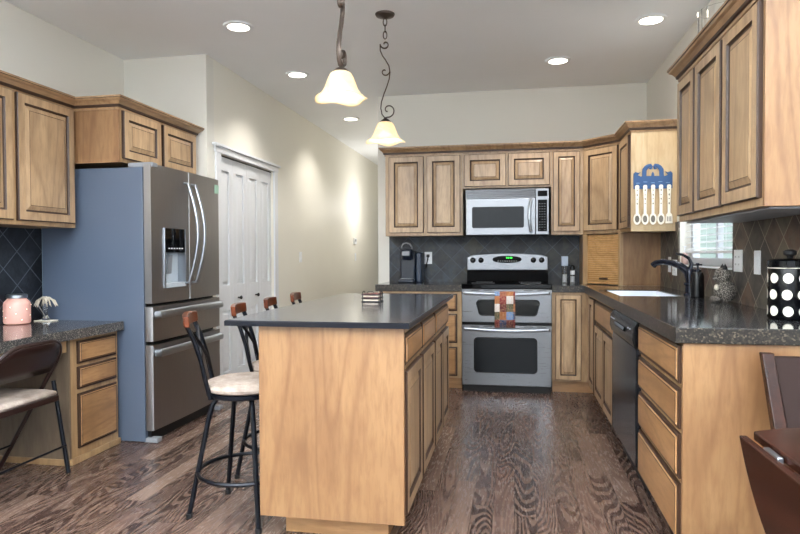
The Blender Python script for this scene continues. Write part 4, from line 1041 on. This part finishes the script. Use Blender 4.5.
# trivet / coaster basket on island
IT = .9175
tr = thing('coaster_set', 'stack of square coasters in a black wire holder on the island', 'coasters', (-.80, 3.43, IT))
mc = (-.798, 3.45); hs = .044
q = MB()
for sx in (-1, 1):
    for sy in (-1, 1): q.tube([(mc[0]+sx*(hs+.008), mc[1]+sy*.028, IT+.003), (mc[0]+sx*(hs+.008), mc[1]+sy*.028, IT+.05)], .0025, iron, 6)
    q.tube([(mc[0]+sx*(hs+.008), mc[1]-.028, IT+.05), (mc[0]+sx*(hs+.008), mc[1]-.015, IT+.058), (mc[0]+sx*(hs+.008), mc[1]+.015, IT+.058), (mc[0]+sx*(hs+.008), mc[1]+.028, IT+.05)], .0025, iron, 6)
for z in (.003, .022, .042): q.tube([(mc[0]-hs-.008, mc[1]-hs-.008, IT+z), (mc[0]+hs+.008, mc[1]-hs-.008, IT+z), (mc[0]+hs+.008, mc[1]+hs+.008, IT+z), (mc[0]-hs-.008, mc[1]+hs+.008, IT+z)], .0025, iron, 6, closed=True)
q.tube([(mc[0]-.02, mc[1]-hs-.008, IT+.042), (mc[0]-.015, mc[1]-hs-.008, IT+.06), (mc[0]+.015, mc[1]-hs-.008, IT+.06), (mc[0]+.02, mc[1]-hs-.008, IT+.042)], .002, iron, 6)
q.build('wire_holder', tr)
cm1 = mat('coaster_tan', '#cbbdae', .5); cm2 = mat('coaster_red', '#6b3a34', .5)
for k in range(4): MB().box((mc[0]-hs, mc[1]-hs, IT+.006+k*.011), (mc[0]+hs, mc[1]+hs, IT+.014+k*.011), cm1 if k % 2 == 0 else cm2).build('coaster', tr, .001)

# pink jar warmer and dried plant on the desk
LC = .7735
pj = thing('wax_warmer_jar', 'glowing pink jar-shaped warmer with silver lid on the desk worktop', 'jar', (-2.955, 3.27, LC))
pkm = mat('pink_ceramic', '#cfa89d', .3, 0, Emission_Strength=.16); pkm.node_tree.nodes['Principled BSDF'].inputs['Emission Color'].default_value = lin('#ff8f70')
c0 = (-2.975, 3.27, LC)
MB().lathe([(.058, 0), (.070, .005), (.073, .015), (.073, .120), (.068, .135), (.054, .150), (.050, .156)], c0, pkm, 32).build('jar', pj)
MB().lathe([(.053, .1565), (.057, .158), (.057, .176), (.053, .180), (.045, .1805)], c0, steel_h, 32).build('lid', pj)
q = MB()
for k in range(16):
    a = -2.6+k*.42; z = .02+.1*((k*.618) % 1); q.ell((c0[0]+.073*math.cos(a), c0[1]+.073*math.sin(a), c0[2]+z), (.0025, .0025, .0025), led_m, 8, 6)
q.build('light_dots', pj)
dpl = thing('dried_plant', 'pale dried air plant drooping over a small glass vase on the desk', 'plant', (-2.90, 3.435, LC))
c0 = (-2.915, 3.435, LC)
MB().box((c0[0]-.06, c0[1]-.035, LC), (c0[0]+.06, c0[1]+.035, LC+.006), ivory).build('saucer', dpl, .002)
MB().lathe([(.022, .0065), (.026, .01), (.012, .03), (.008, .05), (.010, .10), (.014, .115)], c0, glassm, 20).build('vase', dpl)
lfm = mat('dried_leaf', '#c8bfae', .8)
q = MB()
for k in range(16):
    a = 2*PI*k/16+.2*random.random(); L_ = .062+.025*random.random(); c, s = math.cos(a), math.sin(a)
    q.tube([(c0[0], c0[1], LC+.112), (c0[0]+.35*L_*c, c0[1]+.25*L_*s, LC+.145+.01*random.random()), (c0[0]+.8*L_*c, c0[1]+.45*L_*s, LC+.130), (c0[0]+1.15*L_*c, c0[1]+.55*L_*s, LC+.100-.012*random.random())], [.004, .006, .005, .0015], lfm, 6, flat=((0, 0, 1), .5, 1.6))
q.build('leaves', dpl)
MB().tube([(c0[0]-.045, c0[1]-.02, LC+.11), (c0[0]+.02, c0[1]-.025, LC+.025)], .003, steel_h, 8).build('stem', dpl)

# spoon rack
YR = 4.9245
rk = thing('spoon_rack', 'blue carved wooden spoon rack hanging on the pale cabinet end panel', 'rack', (1.02, YR-.01, 1.70))
def arcpts(cx_, cz_, r_, a0_, a1_, n_=10): return [(cx_+r_*math.cos(math.radians(a0_+(a1_-a0_)*i/n_)), cz_+r_*math.sin(math.radians(a0_+(a1_-a0_)*i/n_))) for i in range(n_+1)]
xL, xR_, zb_, zt_ = .884, 1.160, 1.672, 1.765
out = [(xL, zb_), (xR_, zb_), (xR_, 1.785), (xR_-.012, 1.800), (xR_-.035, 1.792), (xR_-.050, 1.800), (xR_-.032, 1.775), (xR_-.05, zt_)]
out += [(.955, zt_+.003), (xL+.05, zt_), (xL+.030, 1.775), (xL+.052, 1.798), (xL+.035, 1.792), (xL+.012, 1.800), (xL, 1.785)]
# the pediment is a ring of two scrolls with a pale open middle
MB().prism([(x, YR, z) for x, z in out], blue_p, (0, -.012, 0)).build('backboard', rk, .001)
for sg in (-1, 1):
    P = [(1.022+sg*.062, YR-.006, 1.762)] + [(1.022+sg*.062*math.cos(math.radians(a)), YR-.006, 1.800+.050*math.sin(math.radians(a))) for a in (-10, 15, 40, 60, 75)] + [(1.022+sg*.010, YR-.006, 1.838), (1.022+sg*.014, YR-.006, 1.822), (1.022+sg*.026, YR-.006, 1.825)]
    MB().tube(P, [.017, .017, .017, .016, .014, .012, .010, .008, .007], blue_p, 10, flat=((0, 1, 0), .35, 1.0)).build('carved_scroll', rk)
MB().prism([(1.010, YR, 1.760), (1.034, YR, 1.760), (1.030, YR, 1.785), (1.022, YR, 1.800), (1.014, YR, 1.785)], blue_p, (0, -.010, 0)).build('finial', rk)
q = MB()
for k in range(5): q.ell((.915+k*.053, YR-.013, 1.715+.008*(k % 2)), (.016, .0015, .0022), mat('plaque_marks', '#7f9fc4', .5), 10, 6)
q.build('painted_motif', rk)
q = MB()
for k in range(5): q.tube([(.912+k*.0555, YR-.012, 1.682), (.912+k*.0555, YR-.026, 1.682)], .0025, steel_h, 6)
q.build('peg', rk)
for k in range(5):
    x = .909+k*.0565; y = YR-.0205
    lab = ['leftmost of the five ceramic spoons hanging from the blue rack', 'second ceramic spoon from the left on the blue rack', 'middle ceramic spoon of the five on the blue rack', 'fourth ceramic spoon from the left, darkest bowl print, on the blue rack', 'square-ended slotted ceramic turner, rightmost on the blue rack'][k]
    t_ = thing('ceramic_spoon' if k < 4 else 'ceramic_turner', lab, 'spoon', (x, y, 1.395), 'hanging ceramic utensils')
    h_ = [(x-.015, 1.690), (x-.009, 1.700), (x+.009, 1.700), (x+.015, 1.690), (x+.010, 1.58), (x+.010, 1.49)]
    g_ = [(x-.010, 1.49), (x-.010, 1.58)]
    if k < 4: b_ = arcpts(x, 1.445, .0265, 68, -248, 22); b_ = [(x+(px-x)*1.0, 1.445+(pz-1.445)*1.65) for px, pz in b_]
    else: b_ = [(x+.022, 1.475), (x+.026, 1.41), (x-.026, 1.41), (x-.022, 1.475)]
    MB().prism([(px, y, pz) for px, pz in h_+b_+g_], ivory, (0, .008, 0)).build('spoon_body', t_, .002)
    q = MB()
    for j, z in enumerate((1.66, 1.625, 1.595, 1.56)): q.ell((x, y-.0003, z), (.0045, .001, .008 if (j+k) % 2 else .004), pewter, 8, 6)
    if k < 4: q.ell((x, y-.0003, 1.445), (.016, .001, .027), pewter, 16, 8)
    else:
        for dx in (-.012, 0, .012): q.box((x+dx-.003, y-.001, 1.425), (x+dx+.003, y+.0002, 1.462), pewter)
    q.build('painted_pattern', t_)

# glass bowl on top of the right cabinets
gb = MB().lathe([(.05, 0), (.055, .004), (.03, .02), (.07, .05), (.10, .09), (.118, .14), (.12, .27), (.114, .27), (.112, .14), (.095, .095), (.065, .055), (.02, .03), (0, .028)], (1.03, 3.36, 2.131), glassm, 20)
tag(gb.build('glass_bowl', smooth=15), 'clear cut glass bowl standing on top of the upper right cabinet', 'bowl')
for o in bpy.data.objects:
    if '_o' in o: del o['_o']
